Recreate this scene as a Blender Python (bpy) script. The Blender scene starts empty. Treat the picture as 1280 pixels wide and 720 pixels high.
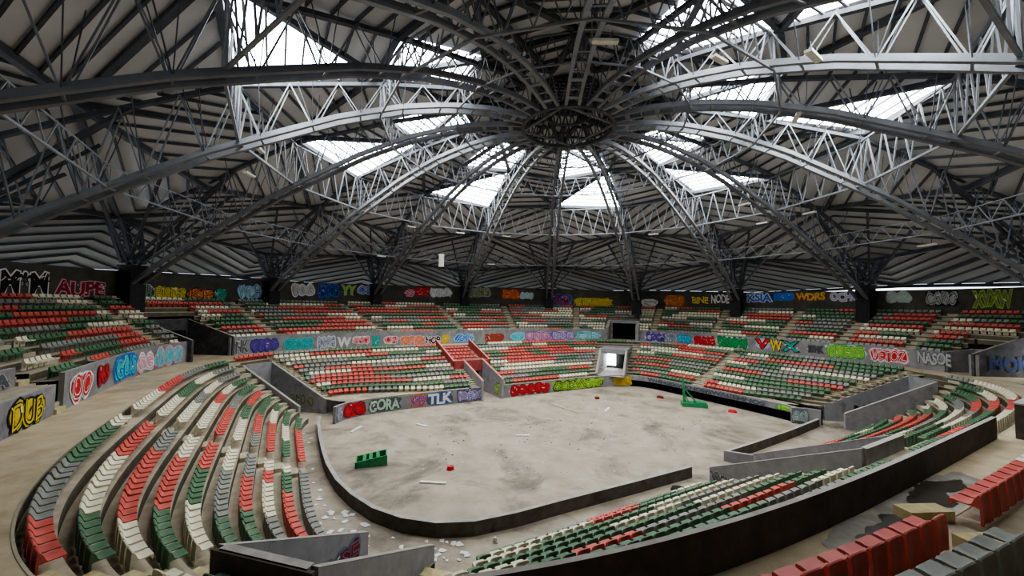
import bpy, bmesh, math, random
from mathutils import Vector, Matrix
PI = math.pi
rnd = random.Random(7)
col = bpy.context.scene.collection

# ------------------------------------------------------------------ frames
S = 36.0
PHI = .52                      # long axis of the bowl against world X
CAM = Vector((-.167 * S, -1.04 * S, 10.8))
DOME = Vector(((math.sin(.1355) - .167) * S, (math.cos(.1355) - 1.04) * S, 0))
cP, sP = math.cos(PHI), math.sin(PHI)

def W(u, v, z=0.0):            # bowl frame -> world
    return Vector((cP * u - sP * v, sP * u + cP * v, z))

def sup(psi, a, b, n=3.9):
    c, s = abs(math.cos(psi)), abs(math.sin(psi))
    return ((c / a) ** n + (s / b) ** n) ** (-1 / n)

DU = (cP * DOME.x + sP * DOME.y, -sP * DOME.x + cP * DOME.y)

def circ(psi, R):
    c, s = math.cos(psi), math.sin(psi)
    b = c * DU[0] + s * DU[1]
    return b + math.sqrt(b * b - DU[0] ** 2 - DU[1] ** 2 + R * R)

def r_mid(psi): return sup(psi, 33.3, 26.5)
def r_back(psi): return max(circ(psi, 42.0), r_mid(psi) + 7)
def z_wall(p): return 13.45 + .95 * math.exp(-((p - 72) / 48) ** 2)
def r_far0(psi): return sup(psi, 20.0, 12.3, 7)

def wp(psi, r, z):             # polar point in the bowl frame (degrees)
    p = math.radians(psi)
    return W(r * math.cos(p), r * math.sin(p), z)

def interp(x, xs, ys):
    if x <= xs[0]: return ys[0]
    for i in range(1, len(xs)):
        if x <= xs[i]:
            t = (x - xs[i - 1]) / (xs[i] - xs[i - 1])
            return ys[i - 1] + t * (ys[i] - ys[i - 1])
    return ys[-1]

AZ0 = .1355 - .080

def DP(r, k, z):               # dome polar: rib number k (may be fractional)
    th = AZ0 + k * PI / 8
    return Vector((DOME.x + r * math.sin(th), DOME.y + r * math.cos(th), z))

LR = [.114, .2, .3, .4, .525, .66, .76, .86, .96, 1.06, 1.14]
LZ = [.452, .456, .446, .424, .381, .318, .270, .212, .153, .09, .03]
def z_low(r): return interp(r / S, LR, LZ) * S + 10.8
RR = [0, .12, .27, .46, .72, .95, 1.19, 1.345]
RZ = [.56, .54, .512, .485, .43, .325, .207, .093]
def z_roof(r): return interp(r / S, RR, RZ) * S + 10.8

# ------------------------------------------------------------------ materials
def nodes(name):
    m = bpy.data.materials.new(name); m.use_nodes = True
    nt = m.node_tree
    return m, nt, nt.nodes['Principled BSDF']

def N(nt, t, **kw):
    n = nt.nodes.new(t)
    for k, v in kw.items():
        if k in n.inputs: n.inputs[k].default_value = v
        else: setattr(n, k, v)
    return n

def noise_mat(name, c1, c2, scale=1.0, rough=.85, c3=None, s3=.25, detail=8, lo=.35, hi=.65, bump=0.0, spec=.3, t3=(.55, .7), metallic=0):
    m, nt, b = nodes(name)
    tc = N(nt, 'ShaderNodeTexCoord')
    nz = N(nt, 'ShaderNodeTexNoise', Scale=scale, Detail=detail, Roughness=.65)
    nt.links.new(tc.outputs['Object'], nz.inputs['Vector'])
    r = N(nt, 'ShaderNodeValToRGB')
    r.color_ramp.elements[0].position = lo; r.color_ramp.elements[0].color = (*c1, 1)
    r.color_ramp.elements[1].position = hi; r.color_ramp.elements[1].color = (*c2, 1)
    nt.links.new(nz.outputs['Fac'], r.inputs['Fac'])
    out = r.outputs['Color']
    if c3:
        n3 = N(nt, 'ShaderNodeTexNoise', Scale=s3, Detail=6.0, Roughness=.7, Distortion=.6)
        nt.links.new(tc.outputs['Object'], n3.inputs['Vector'])
        r3 = N(nt, 'ShaderNodeValToRGB')
        r3.color_ramp.elements[0].position = t3[0]; r3.color_ramp.elements[0].color = (0, 0, 0, 1)
        r3.color_ramp.elements[1].position = t3[1]; r3.color_ramp.elements[1].color = (1, 1, 1, 1)
        nt.links.new(n3.outputs['Fac'], r3.inputs['Fac'])
        mx = nt.nodes.new('ShaderNodeMix'); mx.data_type = 'RGBA'
        nt.links.new(r3.outputs['Color'], mx.inputs[0])
        nt.links.new(out, mx.inputs[6]); mx.inputs[7].default_value = (*c3, 1)
        out = mx.outputs[2]
    nt.links.new(out, b.inputs['Base Color'])
    b.inputs['Roughness'].default_value = rough
    b.inputs['Metallic'].default_value = metallic
    b.inputs['Specular IOR Level'].default_value = spec
    if bump:
        bp = N(nt, 'ShaderNodeBump', Strength=bump, Distance=.02)
        nt.links.new(nz.outputs['Fac'], bp.inputs['Height'])
        nt.links.new(bp.outputs['Normal'], b.inputs['Normal'])
    return m

M = {}
M['floor'] = noise_mat('rink_concrete', (.285, .24, .18), (.41, .355, .275), .5, .7, (.13, .11, .085), .22, t3=(.50, .68))
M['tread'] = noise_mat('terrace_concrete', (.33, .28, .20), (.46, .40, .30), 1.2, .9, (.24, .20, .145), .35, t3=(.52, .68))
M['conc'] = noise_mat('concourse_concrete', (.40, .33, .21), (.54, .45, .31), .8, .85, (.29, .235, .155), .3, t3=(.5, .7))
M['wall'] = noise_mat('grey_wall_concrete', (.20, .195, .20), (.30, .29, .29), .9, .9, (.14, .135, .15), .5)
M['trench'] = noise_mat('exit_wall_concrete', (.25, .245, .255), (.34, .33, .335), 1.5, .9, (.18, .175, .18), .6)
M['dtrench'] = noise_mat('shaded_exit_concrete', (.05, .048, .05), (.10, .096, .10), 1.5, .9, (.16, .15, .16), .9)  # darkened exit concrete, shade of the portal interior put into the colour
M['cap'] = noise_mat('pale_wall_top', (.30, .28, .25), (.42, .40, .36), 2, .9)
M['dark'] = noise_mat('dark_parapet', (.062, .048, .040), (.10, .08, .066), 1.5, .8)
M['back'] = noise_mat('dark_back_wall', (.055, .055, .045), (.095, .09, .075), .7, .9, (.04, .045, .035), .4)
M['void'] = noise_mat('shade_black', (.006, .006, .006), (.012, .012, .012), 1, .9)  # near-black for tunnels and recess, their shade put into the colour
M['void2'] = noise_mat('near_black_steel', (.018, .018, .02), (.03, .03, .033), 1, .8)
M['yellow'] = noise_mat('worn_yellow_step', (.42, .34, .17), (.60, .52, .32), 3, .9)
M['steel'] = noise_mat('pale_grey_steel', (.165, .175, .19), (.25, .26, .275), .6, .55, metallic=.1)
M['dsteel'] = noise_mat('dark_steel', (.05, .053, .062), (.09, .094, .106), .8, .6)
M['msteel'] = noise_mat('mid_grey_steel', (.13, .135, .15), (.2, .205, .22), .6, .6)
M['paper'] = noise_mat('paper', (.6, .6, .58), (.8, .8, .78), 3)
M['wood'] = noise_mat('pale_board', (.5, .42, .28), (.65, .58, .42), 4)
M['gpaint'] = noise_mat('green_paint', (.03, .2, .08), (.055, .3, .13), 3, .5)
M['redwall'] = noise_mat('red_painted_wall', (.30, .05, .05), (.42, .09, .08), 2, .8)
M['redcap'] = noise_mat('salmon_wall_top', (.55, .2, .15), (.68, .3, .23), 2, .8)
M['lampm'] = noise_mat('lamp_housing', (.6, .58, .5), (.75, .72, .64), 4)
M['glint'] = noise_mat('puddle', (.035, .028, .02), (.07, .056, .04), 1.2, .3)
M['puddle_edge'] = noise_mat('damp_concrete', (.20, .18, .15), (.34, .32, .28), 1.4, .6)

def plastic(name, c, k=.8):
    m, nt, b = nodes(name)
    oi = N(nt, 'ShaderNodeObjectInfo')
    tc = N(nt, 'ShaderNodeTexCoord')
    geo = N(nt, 'ShaderNodeNewGeometry')
    nz = N(nt, 'ShaderNodeTexNoise', Scale=1.7, Detail=3.0)
    nt.links.new(geo.outputs['Position'], nz.inputs['Vector'])
    r = N(nt, 'ShaderNodeValToRGB')
    r.color_ramp.elements[0].position = .3; r.color_ramp.elements[0].color = (*[x * k for x in c], 1)
    r.color_ramp.elements[1].position = .7; r.color_ramp.elements[1].color = (*[min(1, x * 1.12 + .012) for x in c], 1)
    nt.links.new(nz.outputs['Fac'], r.inputs['Fac'])
    nt.links.new(r.outputs['Color'], b.inputs['Base Color'])
    b.inputs['Roughness'].default_value = .5
    b.inputs['Specular IOR Level'].default_value = .35
    return m
SEATM = {'red': plastic('red_seat_plastic', (.60, .12, .095)), 'green': plastic('green_seat_plastic', (.10, .19, .105)),
         'grey': plastic('grey_seat_plastic', (.26, .265, .23)), 'cream': plastic('cream_seat_plastic', (.74, .69, .52), .88)}

# corrugated roof sheet
def roof_mat():
    m, nt, b = nodes('grey_roof_sheet')
    tc = N(nt, 'ShaderNodeTexCoord')
    nz = N(nt, 'ShaderNodeTexNoise', Scale=.25, Detail=5.0)
    nt.links.new(tc.outputs['Object'], nz.inputs['Vector'])
    r = N(nt, 'ShaderNodeValToRGB')
    r.color_ramp.elements[0].position = .3; r.color_ramp.elements[0].color = (.48, .495, .51, 1)
    r.color_ramp.elements[1].position = .7; r.color_ramp.elements[1].color = (.62, .635, .65, 1)
    nt.links.new(nz.outputs['Fac'], r.inputs['Fac'])
    nt.links.new(r.outputs['Color'], b.inputs['Base Color'])
    b.inputs['Roughness'].default_value = .7
    return m
M['roof'] = roof_mat()

def sky_panel():               # emissive sheet, its own glow stands in for daylight coming through
    m, nt, b = nodes('glowing_skylight_sheet')
    nt.nodes.remove(b)
    em = N(nt, 'ShaderNodeEmission')
    em.inputs['Color'].default_value = (.93, .97, 1, 1)
    em.inputs['Strength'].default_value = SKY_E
    nt.links.new(em.outputs[0], nt.nodes['Material Output'].inputs[0])
    return m
SKY_E = 9.0
M['sky'] = sky_panel()

PAL = dict(black=(.01, .01, .01), white=(.8, .8, .78), maroon=(.22, .02, .03), pink=(.75, .35, .45), dkgreen=(.02, .10, .05),
           grey=(.42, .43, .43), yellow=(.72, .55, .04), gold=(.62, .42, .03), orange=(.7, .22, .03), red=(.6, .03, .035),
           teal=(.04, .35, .3), ltblue=(.38, .62, .72), navy=(.02, .04, .16), navy2=(.02, .05, .10), blue=(.04, .16, .55), lime=(.35, .6, .06),
           olive=(.2, .22, .08), brown=(.25, .08, .04), lilac=(.5, .42, .65), mint=(.45, .6, .5), cyan=(.06, .55, .6),
           purple=(.14, .07, .38), dkgrey=(.1, .1, .11), slate=(.18, .22, .32), peach=(.72, .45, .28), green=(.03, .36, .1))
GM = {}
def paint(c):
    if c not in GM:
        p = PAL[c]
        GM[c] = noise_mat('spray_paint_' + c, tuple(x * .8 for x in p), p, 2.5, .8)
    return GM[c]

# ------------------------------------------------------------------ mesh helpers
class MB:
    def __init__(s): s.v = []; s.f = []; s.m = []
    def add(s, vs, fs, m=0):
        o = len(s.v); s.v += [tuple(p) for p in vs]
        s.f += [tuple(i + o for i in f) for f in fs]; s.m += [m] * len(fs)
    def quad(s, a, b, c, d, m=0): s.add([a, b, c, d], [(0, 1, 2, 3)], m)
    def hexa(s, b4, t4, m=0):
        s.add(list(b4) + list(t4), [(3, 2, 1, 0), (4, 5, 6, 7), (0, 1, 5, 4), (1, 2, 6, 5), (2, 3, 7, 6), (3, 0, 4, 7)], m)
    def box(s, c, sx, sy, sz, rz=0, m=0):     # centre of the base
        cr, sr = math.cos(rz), math.sin(rz)
        P = [(c[0] + cr * x - sr * y, c[1] + sr * x + cr * y) for x, y in ((-sx / 2, -sy / 2), (sx / 2, -sy / 2), (sx / 2, sy / 2), (-sx / 2, sy / 2))]
        s.hexa([(x, y, c[2]) for x, y in P], [(x, y, c[2] + sz) for x, y in P], m)
    def bar(s, p, q, w=.1, h=None, m=0, up=None):
        p = Vector(p); q = Vector(q); h = h or w
        d = (q - p)
        if d.length < 1e-5: return
        d.normalize(); up = Vector(up) if up else Vector((0, 0, 1))
        if abs(d.dot(up)) > .99: up = Vector((1, 0, 0))
        x = d.cross(up).normalized() * w / 2; y = x.cross(d).normalized() * h / 2
        s.hexa([p - x - y, p + x - y, p + x + y, p - x + y], [q - x - y, q + x - y, q + x + y, q - x + y], m)
    def build(s, name, mats, parent=None, smooth=False):
        me = bpy.data.meshes.new(name)
        me.from_pydata(s.v, [], s.f)
        for mm in (mats if isinstance(mats, (list, tuple)) else [mats]): me.materials.append(mm)
        if any(s.m): me.polygons.foreach_set('material_index', s.m)
        if smooth:
            me.polygons.foreach_set('use_smooth', [True] * len(me.polygons)); me.set_sharp_from_angle(angle=.7)
        me.update()
        o = bpy.data.objects.new(name, me); col.objects.link(o)
        if parent: o.parent = parent
        return o

def tag(o, label=None, cat=None, group=None, kind=None):
    if label: o['label'] = label
    if cat: o['category'] = cat
    if group: o['group'] = group
    if kind: o['kind'] = kind
    return o

def empty(name, label, cat, loc=(0, 0, 0), group=None):
    o = bpy.data.objects.new(name, None); col.objects.link(o); o.location = loc
    o.empty_display_size = .2
    return tag(o, label, cat, group)

def local(mb, loc):
    l = Vector(loc); mb.v = [(x - l.x, y - l.y, z - l.z) for x, y, z in mb.v]; return mb

def struct(name, mb, mats, cat, label=None):
    return tag(mb.build(name, mats), label, cat, None, 'structure')

# ================================================================== SEATING BOWL
def near_row(k, psi):
    d = math.degrees(psi) % 360
    if d > 217: return sup(psi, 27 + .41 * k, 14.4 + 1.0 * k, 7 - .33 * k), .45 + .47 * k
    return sup(psi, 22.2 + .85 * k, 14.4 + 1.0 * k, 6.2 - .25 * k), .45 + .47 * k
def far_row(k, psi):
    d = math.degrees(psi); d = d - 360 if d > 180 else d
    t0 = .30 * max(0, min(1, (-10 - d) / 14, 1)) if d < 60 else .30 * max(0, min(1, (d - 126) / 14))
    t = k / 12 if k == 0 else t0 + (1 - t0) * k / 12
    return sup(psi, 20.0 + 11.1 * t, 12.3 + 12.1 * t, 7 - 3.1 * min(1, t * 1.6)), 1.4 + .3125 * k
def fore_r(psi): return r_mid(psi) + .36
def fore_row(k, psi): return fore_r(psi) + .02 + 1.2 * k, 6.65 + .43 * k
def up_row(k, psi):
    a = r_mid(psi) + .25; b = r_back(psi)
    return a + (b - a) * k / 10, 6.65 + .43 * k
ZC = 5.15

class Trench:
    def __init__(s, u, v, ang, w, L, z0, z1, zf=0.0):
        s.u, s.v, s.ang, s.w, s.L, s.z0, s.z1, s.zf = u, v, math.radians(ang), w, L, z0, z1, zf
        s.e = (math.cos(s.ang), math.sin(s.ang)); s.n = (-s.e[1], s.e[0])
    def la(s, u, v):
        du, dv = u - s.u, v - s.v
        return du * s.e[0] + dv * s.e[1], du * s.n[0] + dv * s.n[1]
    def inside(s, u, v, m=0.0, ml=0.0, front=-6):
        a, l = s.la(u, v)
        return front < a < s.L + ml and abs(l) < s.w / 2 + m
    def P(s, a, l, z):
        return W(s.u + s.e[0] * a + s.n[0] * l, s.v + s.e[1] * a + s.n[1] * l, z)

TR = {
 'far_left': Trench(-21.0, 13.0, 130.3, 2.9, 7.2, 1.4, 4.6),
 'near_left': Trench(-19.3, -12.3, -135.6, 2.9, 6.4, 1.0, 4.1),
 'right_corner': Trench(22.5, -11.3, -39.4, 2.9, 7.2, 1.45, 4.7),
 'near_middle': Trench(2.1, -13.8, -90, 4.6, 7.4, 1.0, 4.5),
 'red_box': Trench(-2.4, 12.0, 90, 2.4, 5.6, 2.3, 4.0),
 'far_door': Trench(15.6, 11.9, 37.3, 3.4, 8.5, 1.7, 4.3, 1.4),
}
UT = {
 'left': Trench(-29.6, 19.8, 146.3, 4.8, 5.0, 7.15, 8.9, ZC),
 'far': Trench(27.9, 21.9, 38.1, 4.6, 3.0, 7.3, 8.6, ZC),
 'right': Trench(29.4, -20.7, -35.2, 4.8, 6.5, 7.15, 9.7, ZC),
 'left_steps': Trench(-33.1, -.8, 181, 1.0, 1.7, 7.06, 7.06, ZC),
 'right_niche': Trench(31.6, -17.6, -29.3, 1.9, 2.6, 7.06, 7.4, ZC),
}
def in_any(D, psi, r, m=0.0, ml=0.0, skip=()):
    p = math.radians(psi); u, v = r * math.cos(p), r * math.sin(p)
    return any(t.inside(u, v, m, ml) for n, t in D.items() if n not in skip)

def terrace(name, row, K, p0, p1, label, D=TR, step=.5, front_from=None, last=None, ztop=None):
    mb = MB(); n = int(round((p1 - p0) / step))
    for i in range(n):
        a = p0 + (p1 - p0) * i / n; b = p0 + (p1 - p0) * (i + 1) / n; m = (a + b) / 2
        for k in range(K + (1 if last else 0)):
            ra, z = row(k, math.radians(a)); rb, _ = row(k, math.radians(b)); rm, _ = row(k, math.radians(m))
            if k < K:
                ra2 = row(k + 1, math.radians(a))[0]; rb2 = row(k + 1, math.radians(b))[0]; rm2 = row(k + 1, math.radians(m))[0]
            else:
                ra2 = last(math.radians(a)); rb2 = last(math.radians(b)); rm2 = last(math.radians(m)); z = ztop
            zlo = (front_from if k == 0 else row(k - 1, 0)[1])
            nearT = in_any(D, m, (rm + rm2) / 2, 1.3, 1.3)
            na, nr = (3, 5) if nearT else (1, 1)
            for x in range(na):
                fa, fb = x / na, (x + 1) / na; pa, pb = a + (b - a) * fa, a + (b - a) * fb; pm = (pa + pb) / 2
                r0a, r0b = ra + (rb - ra) * fa, ra + (rb - ra) * fb; r1a, r1b = ra2 + (rb2 - ra2) * fa, ra2 + (rb2 - ra2) * fb
                if not nearT or not in_any(D, pm, (r0a + r0b) / 2, .05, .1):
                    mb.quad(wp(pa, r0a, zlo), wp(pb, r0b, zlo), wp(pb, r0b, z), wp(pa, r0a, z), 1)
                    if row is near_row and k < K: continue_ = 1
                    else: continue_ = 0
                    if not continue_: mb.quad(wp(pa, r0a - .02, z - .07), wp(pb, r0b - .02, z - .07), wp(pb, r0b - .02, z + .012), wp(pa, r0a - .02, z + .012), 2)
                    if not continue_: mb.quad(wp(pa, r0a - .02, z + .012), wp(pb, r0b - .02, z + .012), wp(pb, r0b + .04, z + .012), wp(pa, r0a + .04, z + .012), 2)
                for y in range(nr):
                    ga, gb = y / nr, (y + 1) / nr
                    A0, A1 = r0a + (r1a - r0a) * ga, r0a + (r1a - r0a) * gb; B0, B1 = r0b + (r1b - r0b) * ga, r0b + (r1b - r0b) * gb
                    if nearT and in_any(D, pm, (A0 + A1 + B0 + B1) / 4, .05, .1): continue
                    mb.quad(wp(pa, A0, z), wp(pb, B0, z), wp(pb, B1, z), wp(pa, A1, z), 3 if k == K else 0)
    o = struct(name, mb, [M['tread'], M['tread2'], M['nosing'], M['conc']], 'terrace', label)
    return o
M['tread2'] = noise_mat('shaded_terrace_riser', (.10, .088, .065), (.16, .14, .10), 1.2, .9)  # darker copy of the tread concrete, riser shade put into the colour
M['nosing'] = noise_mat('pale_nosing', (.36, .32, .22), (.48, .43, .31), 1.4, .9)

terrace('floor_terrace_left', near_row, 10, 146.8, 217, 'stepped concrete terrace of the left lower stand', front_from=0.0, last=r_mid, ztop=ZC)
terrace('floor_terrace_near', near_row, 10, 217.01, 331.7, 'stepped concrete terrace of the near lower stand', front_from=0.0, last=r_mid, ztop=ZC)
terrace('floor_terrace_far', far_row, 12, -28.3, 146.8, 'stepped concrete terrace of the far lower stand', front_from=1.4, last=r_mid, ztop=ZC)
terrace('floor_terrace_upper', up_row, 10, -72, 215, 'stepped concrete terrace of the upper stand ring', D=UT, front_from=5.15)
terrace('floor_terrace_upper_near', fore_row, 10, 222, 292, 'stepped concrete terrace of the upper stand in the foreground', D=UT, front_from=5.15, last=r_back, ztop=10.95)
terrace('floor_terrace_upper_corner', up_row, 10, 215, 222, 'stepped concrete terrace of the upper stand in the near left corner', D=UT, front_from=5.15)

# floor of the rink, with ground running on under the stands
mb = MB(); n = 96
ring = [wp(i * 360 / n, 62, 0) for i in range(n)]
mb.add(ring, [tuple(range(n))]); struct('floor_rink', mb, M['floor'], 'floor', 'stained concrete rink floor strewn with debris')

# wall builder along a polar curve
def curve_wall(name, f, p0, p1, z0, z1, th, mats, label, D=None, step=.5, capm=1, m=.0, skipf=None, inner=False):
    mb = MB(); n = max(1, int(abs(p1 - p0) / step))
    def zz(z, p): return z(p) if callable(z) else z
    for i in range(n):
        a = p0 + (p1 - p0) * i / n; b = p0 + (p1 - p0) * (i + 1) / n; c = (a + b) / 2
        if D and in_any(D, c, f(math.radians(c)), m): continue
        ra, rb = f(math.radians(a)), f(math.radians(b))
        za, zb, wa, wb = zz(z0, a), zz(z0, b), zz(z1, a), zz(z1, b)
        A, B, C_, D_ = wp(a, ra, za), wp(b, rb, zb), wp(b, rb, wb), wp(a, ra, wa)
        A2, B2, C2, D2 = wp(a, ra + th, za), wp(b, rb + th, zb), wp(b, rb + th, wb), wp(a, ra + th, wa)
        mb.quad(A, B, C_, D_, 0); mb.quad(B2, A2, D2, C2, 0); mb.quad(D_, C_, C2, D2, capm)
        if i == 0 or (D and in_any(D, a - step / 2, ra, m)): mb.quad(A2, A, D_, D2, 0)
        if i == n - 1 or (D and in_any(D, b + step / 2, rb, m)): mb.quad(B, B2, C2, C_, 0)
    return struct(name, mb, mats, 'wall', label)

curve_wall('wall_concourse', r_mid, -72, 181.6, 5.1, 7.06, .22, [M['wall'], M['cap']], 'grey graffiti covered wall between lower and upper stands', UT)
curve_wall('wall_concourse_left', r_mid, 181.6, 214, 5.1, 6.62, .22, [M['wall'], M['cap']], 'low graffiti wall left of the narrow concrete steps', UT)
curve_wall('wall_concourse_setback', lambda p: r_mid(p) + 1.25, 182.6, 214, 6.6, 7.55, .2, [M['wall'], M['cap']], 'set back grey wall above the low graffiti wall', None)
curve_wall('wall_concourse_near', fore_r, 222, 292, 5.1, 6.62, .22, [M['wall'], M['cap']], 'concourse wall below the foreground seats', None)
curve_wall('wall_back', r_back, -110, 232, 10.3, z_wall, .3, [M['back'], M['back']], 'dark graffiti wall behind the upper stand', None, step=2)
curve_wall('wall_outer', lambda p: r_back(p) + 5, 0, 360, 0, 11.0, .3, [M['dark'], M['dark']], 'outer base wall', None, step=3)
# dark parapet behind the near lower stand
curve_wall('wall_parapet', lambda p: sup(p, 31.05, 24.35), 225, 280.6, 5.0, 6.12, .16, [M['dark'], M['cap']], 'dark curved parapet along the near concourse', None)
mb = MB(); 
mb.hexa([W(5.4, -24.9, ZC), W(5.4, -26.3, ZC), W(9.2, -26.5, ZC), W(9.2, -24.9, ZC)], [W(5.4, -24.9, 6.7), W(5.4, -26.3, 6.7), W(9.2, -26.5, 6.7), W(9.2, -24.9, 6.7)])
mb.hexa([W(5.37, -24.85, 6.7), W(5.37, -26.35, 6.7), W(9.2, -26.55, 6.7), W(9.2, -24.85, 6.7)], [W(5.37, -24.85, 6.77), W(5.37, -26.35, 6.77), W(9.2, -26.55, 6.77), W(9.2, -24.85, 6.77)], 1)
struct('wall_pier', mb, [M['dark'], M['cap']], 'wall', 'dark concrete pier closing the far end of the parapet')

# front wall of the far stand, and the overhang with a recess painted black as shade on the right
curve_wall('wall_rink_far', lambda p: r_far0(p) - .02, 30.5, 153, 0, 1.5, .25, [M['wall'], M['cap']], 'graffiti covered front wall of the far lower stand', {'red_box': TR['red_box']}, m=-.05)
curve_wall('wall_overhang', lambda p: r_far0(p) - .02, -25.5, 30.5, .85, 1.5, .3, [M['wall'], M['cap']], 'scribbled concrete edge beam over a dark void')
curve_wall('wall_void', lambda p: r_far0(p) + 1.9, -27, 31, 0, 1.5, .2, [M['void'], M['void']], 'recess wall under the right stand, painted black as shade')
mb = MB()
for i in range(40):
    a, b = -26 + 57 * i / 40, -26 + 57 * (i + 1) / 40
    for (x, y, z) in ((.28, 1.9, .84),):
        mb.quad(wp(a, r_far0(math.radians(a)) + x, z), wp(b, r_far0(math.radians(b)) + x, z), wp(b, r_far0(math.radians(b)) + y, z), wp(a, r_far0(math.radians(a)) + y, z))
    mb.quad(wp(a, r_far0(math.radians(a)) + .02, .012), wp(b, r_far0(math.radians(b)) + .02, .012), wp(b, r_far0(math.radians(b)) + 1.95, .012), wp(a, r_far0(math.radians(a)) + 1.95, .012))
struct('floor_void_shade', mb, M['void'], 'floor', 'recess floor under the right stand, painted black as shade')  # dark sheet laid over the floor to paint the shade under the overhang

def poly_wall(name, pts, z0, z1, th, mats, label, closed=False):
    mb = MB(); L = len(pts); nn = []
    for i in range(L):
        p = Vector(pts[max(0, i - 1)]); q = Vector(pts[min(L - 1, i + 1)]); d = (q - p).normalized(); nn.append(Vector((-d.y, d.x)))
    def z(zv, i): return zv[i] if isinstance(zv, (list, tuple)) else zv
    for i in range(L - 1):
        o = []
        for j in (i, i + 1):
            p = Vector(pts[j]); a = p + nn[j] * th / 2; b = p - nn[j] * th / 2; o.append((a, b))
        (a, b), (c, d) = o
        B4 = [W(a.x, a.y, z(z0, i)), W(b.x, b.y, z(z0, i)), W(d.x, d.y, z(z0, i + 1)), W(c.x, c.y, z(z0, i + 1))]
        T4 = [W(a.x, a.y, z(z1, i)), W(b.x, b.y, z(z1, i)), W(d.x, d.y, z(z1, i + 1)), W(c.x, c.y, z(z1, i + 1))]
        mb.hexa(B4, T4)
        up = [p + Vector((0, 0, .012)) for p in T4]; mb.quad(up[0], up[3], up[2], up[1], 1)
    return struct(name, mb, mats, 'wall', label)

arc = [(-20.55, 10.6), (-20.8, 8), (-20.95, 4.8), (-21.0, 1), (-20.95, -1.5), (-20.7, -4.1), (-20.2, -6.4), (-19.5, -8.4), (-18.5, -10.0), (-17.2, -11.2), (-15.6, -11.9), (-13.5, -12.15), (-10.6, -12.2), (-5, -12.4), (-.6, -12.5)]
M['curb'] = noise_mat('curb_concrete', (.085, .075, .062), (.15, .13, .11), 1.5, .9, (.06, .05, .045), .7)
poly_wall('wall_curb_left', arc, 0, .68, .24, [M['curb'], M['cap']], 'long low concrete kerb curving round the near left of the rink')
poly_wall('wall_curb_right', [(4.1, -11.9), (8, -11.75), (14, -11.4), (20.3, -10.8)], 0, .68, .24, [M['curb'], M['cap']], 'low concrete kerb along the right side of the rink')
poly_wall('wall_curb_end', [(4.1, -11.8), (4.5, -13.6)], 0, [.7, .9], .2, [M['wall'], M['cap']], 'short kerb return wall with black tags')
poly_wall('wall_far_end', [(19.3, -9.0), (20.4, -9.9), (20.7, -10.9)], 0, 1.45, .24, [M['wall'], M['cap']], 'short curved wall end with teal letters')

def trench_walls(name, T, mats, label, capm=1, door=True, dz=2.2, l0=-.1, dw=None, lintel=None, th=.22):
    mb = MB(); w = T.w / 2
    for s in (-1, 1):
        a = [T.P(l0, s * w, T.zf), T.P(l0, s * (w + th), T.zf), T.P(T.L + .1, s * (w + th), T.zf), T.P(T.L + .1, s * w, T.zf)]
        b = [T.P(l0, s * w, T.z0), T.P(l0, s * (w + th), T.z0), T.P(T.L + .1, s * (w + th), T.z1), T.P(T.L + .1, s * w, T.z1)]
        if s < 0: a.reverse(); b.reverse()
        mb.hexa(a, b)
        c = [T.P(l0 - .01, s * (w - .01), T.z0 + .012), T.P(l0 - .01, s * (w + th + .01), T.z0 + .012), T.P(T.L + .1, s * (w + th + .01), T.z1 + .012), T.P(T.L + .1, s * (w - .01), T.z1 + .012)]
        mb.quad(*c, capm)
    zt = T.zf + dz; dw = dw or w - .35
    # back wall with doorway and tunnel
    for s in (-1, 1):
        mb.hexa([T.P(T.L, s * dw, T.zf), T.P(T.L, s * w, T.zf), T.P(T.L + .2, s * w, T.zf), T.P(T.L + .2, s * dw, T.zf)],
                [T.P(T.L, s * dw, T.z1), T.P(T.L, s * w, T.z1), T.P(T.L + .2, s * w, T.z1), T.P(T.L + .2, s * dw, T.z1)])
    mb.hexa([T.P(T.L, -dw, zt), T.P(T.L, dw, zt), T.P(T.L + .2, dw, zt), T.P(T.L + .2, -dw, zt)],
            [T.P(T.L, -dw, T.z1), T.P(T.L, dw, T.z1), T.P(T.L + .2, dw, T.z1), T.P(T.L + .2, -dw, T.z1)])
    mb.quad(T.P(T.L - .01, -w, T.z1 + .012), T.P(T.L - .01, w, T.z1 + .012), T.P(T.L + .25, w, T.z1 + .012), T.P(T.L + .25, -w, T.z1 + .012), capm)
    # tunnel behind, blackened to stand for its shade
    e = T.L + 3.0
    for s in (-1, 1):
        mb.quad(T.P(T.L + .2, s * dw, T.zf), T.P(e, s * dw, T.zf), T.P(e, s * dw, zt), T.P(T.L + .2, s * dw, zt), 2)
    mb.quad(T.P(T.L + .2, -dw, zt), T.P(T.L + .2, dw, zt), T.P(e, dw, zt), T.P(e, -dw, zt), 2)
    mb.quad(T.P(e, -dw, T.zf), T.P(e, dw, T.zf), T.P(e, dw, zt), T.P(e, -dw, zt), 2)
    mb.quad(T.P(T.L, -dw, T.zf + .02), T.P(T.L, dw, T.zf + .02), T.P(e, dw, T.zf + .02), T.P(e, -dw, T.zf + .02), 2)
    if T.zf > .5:   # passage floor
        mb.quad(T.P(l0, -w, T.zf + .01), T.P(l0, w, T.zf + .01), T.P(T.L + .1, w, T.zf + .01), T.P(T.L + .1, -w, T.zf + .01), 3)
    return struct(name, mb, mats, 'wall', label)
TM = [M['trench'], M['cap'], M['void'], M['conc']]
trench_walls('wall_exit_far_left', TR['far_left'], TM, 'sloping grey walls of the exit passage in the far left corner of the lower stand')
trench_walls('wall_exit_near_left', TR['near_left'], TM, 'sloping grey walls of the exit passage at the bottom left')
trench_walls('wall_exit_right', TR['right_corner'], TM, 'sloping grey walls of the exit passage in the right corner')
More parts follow.
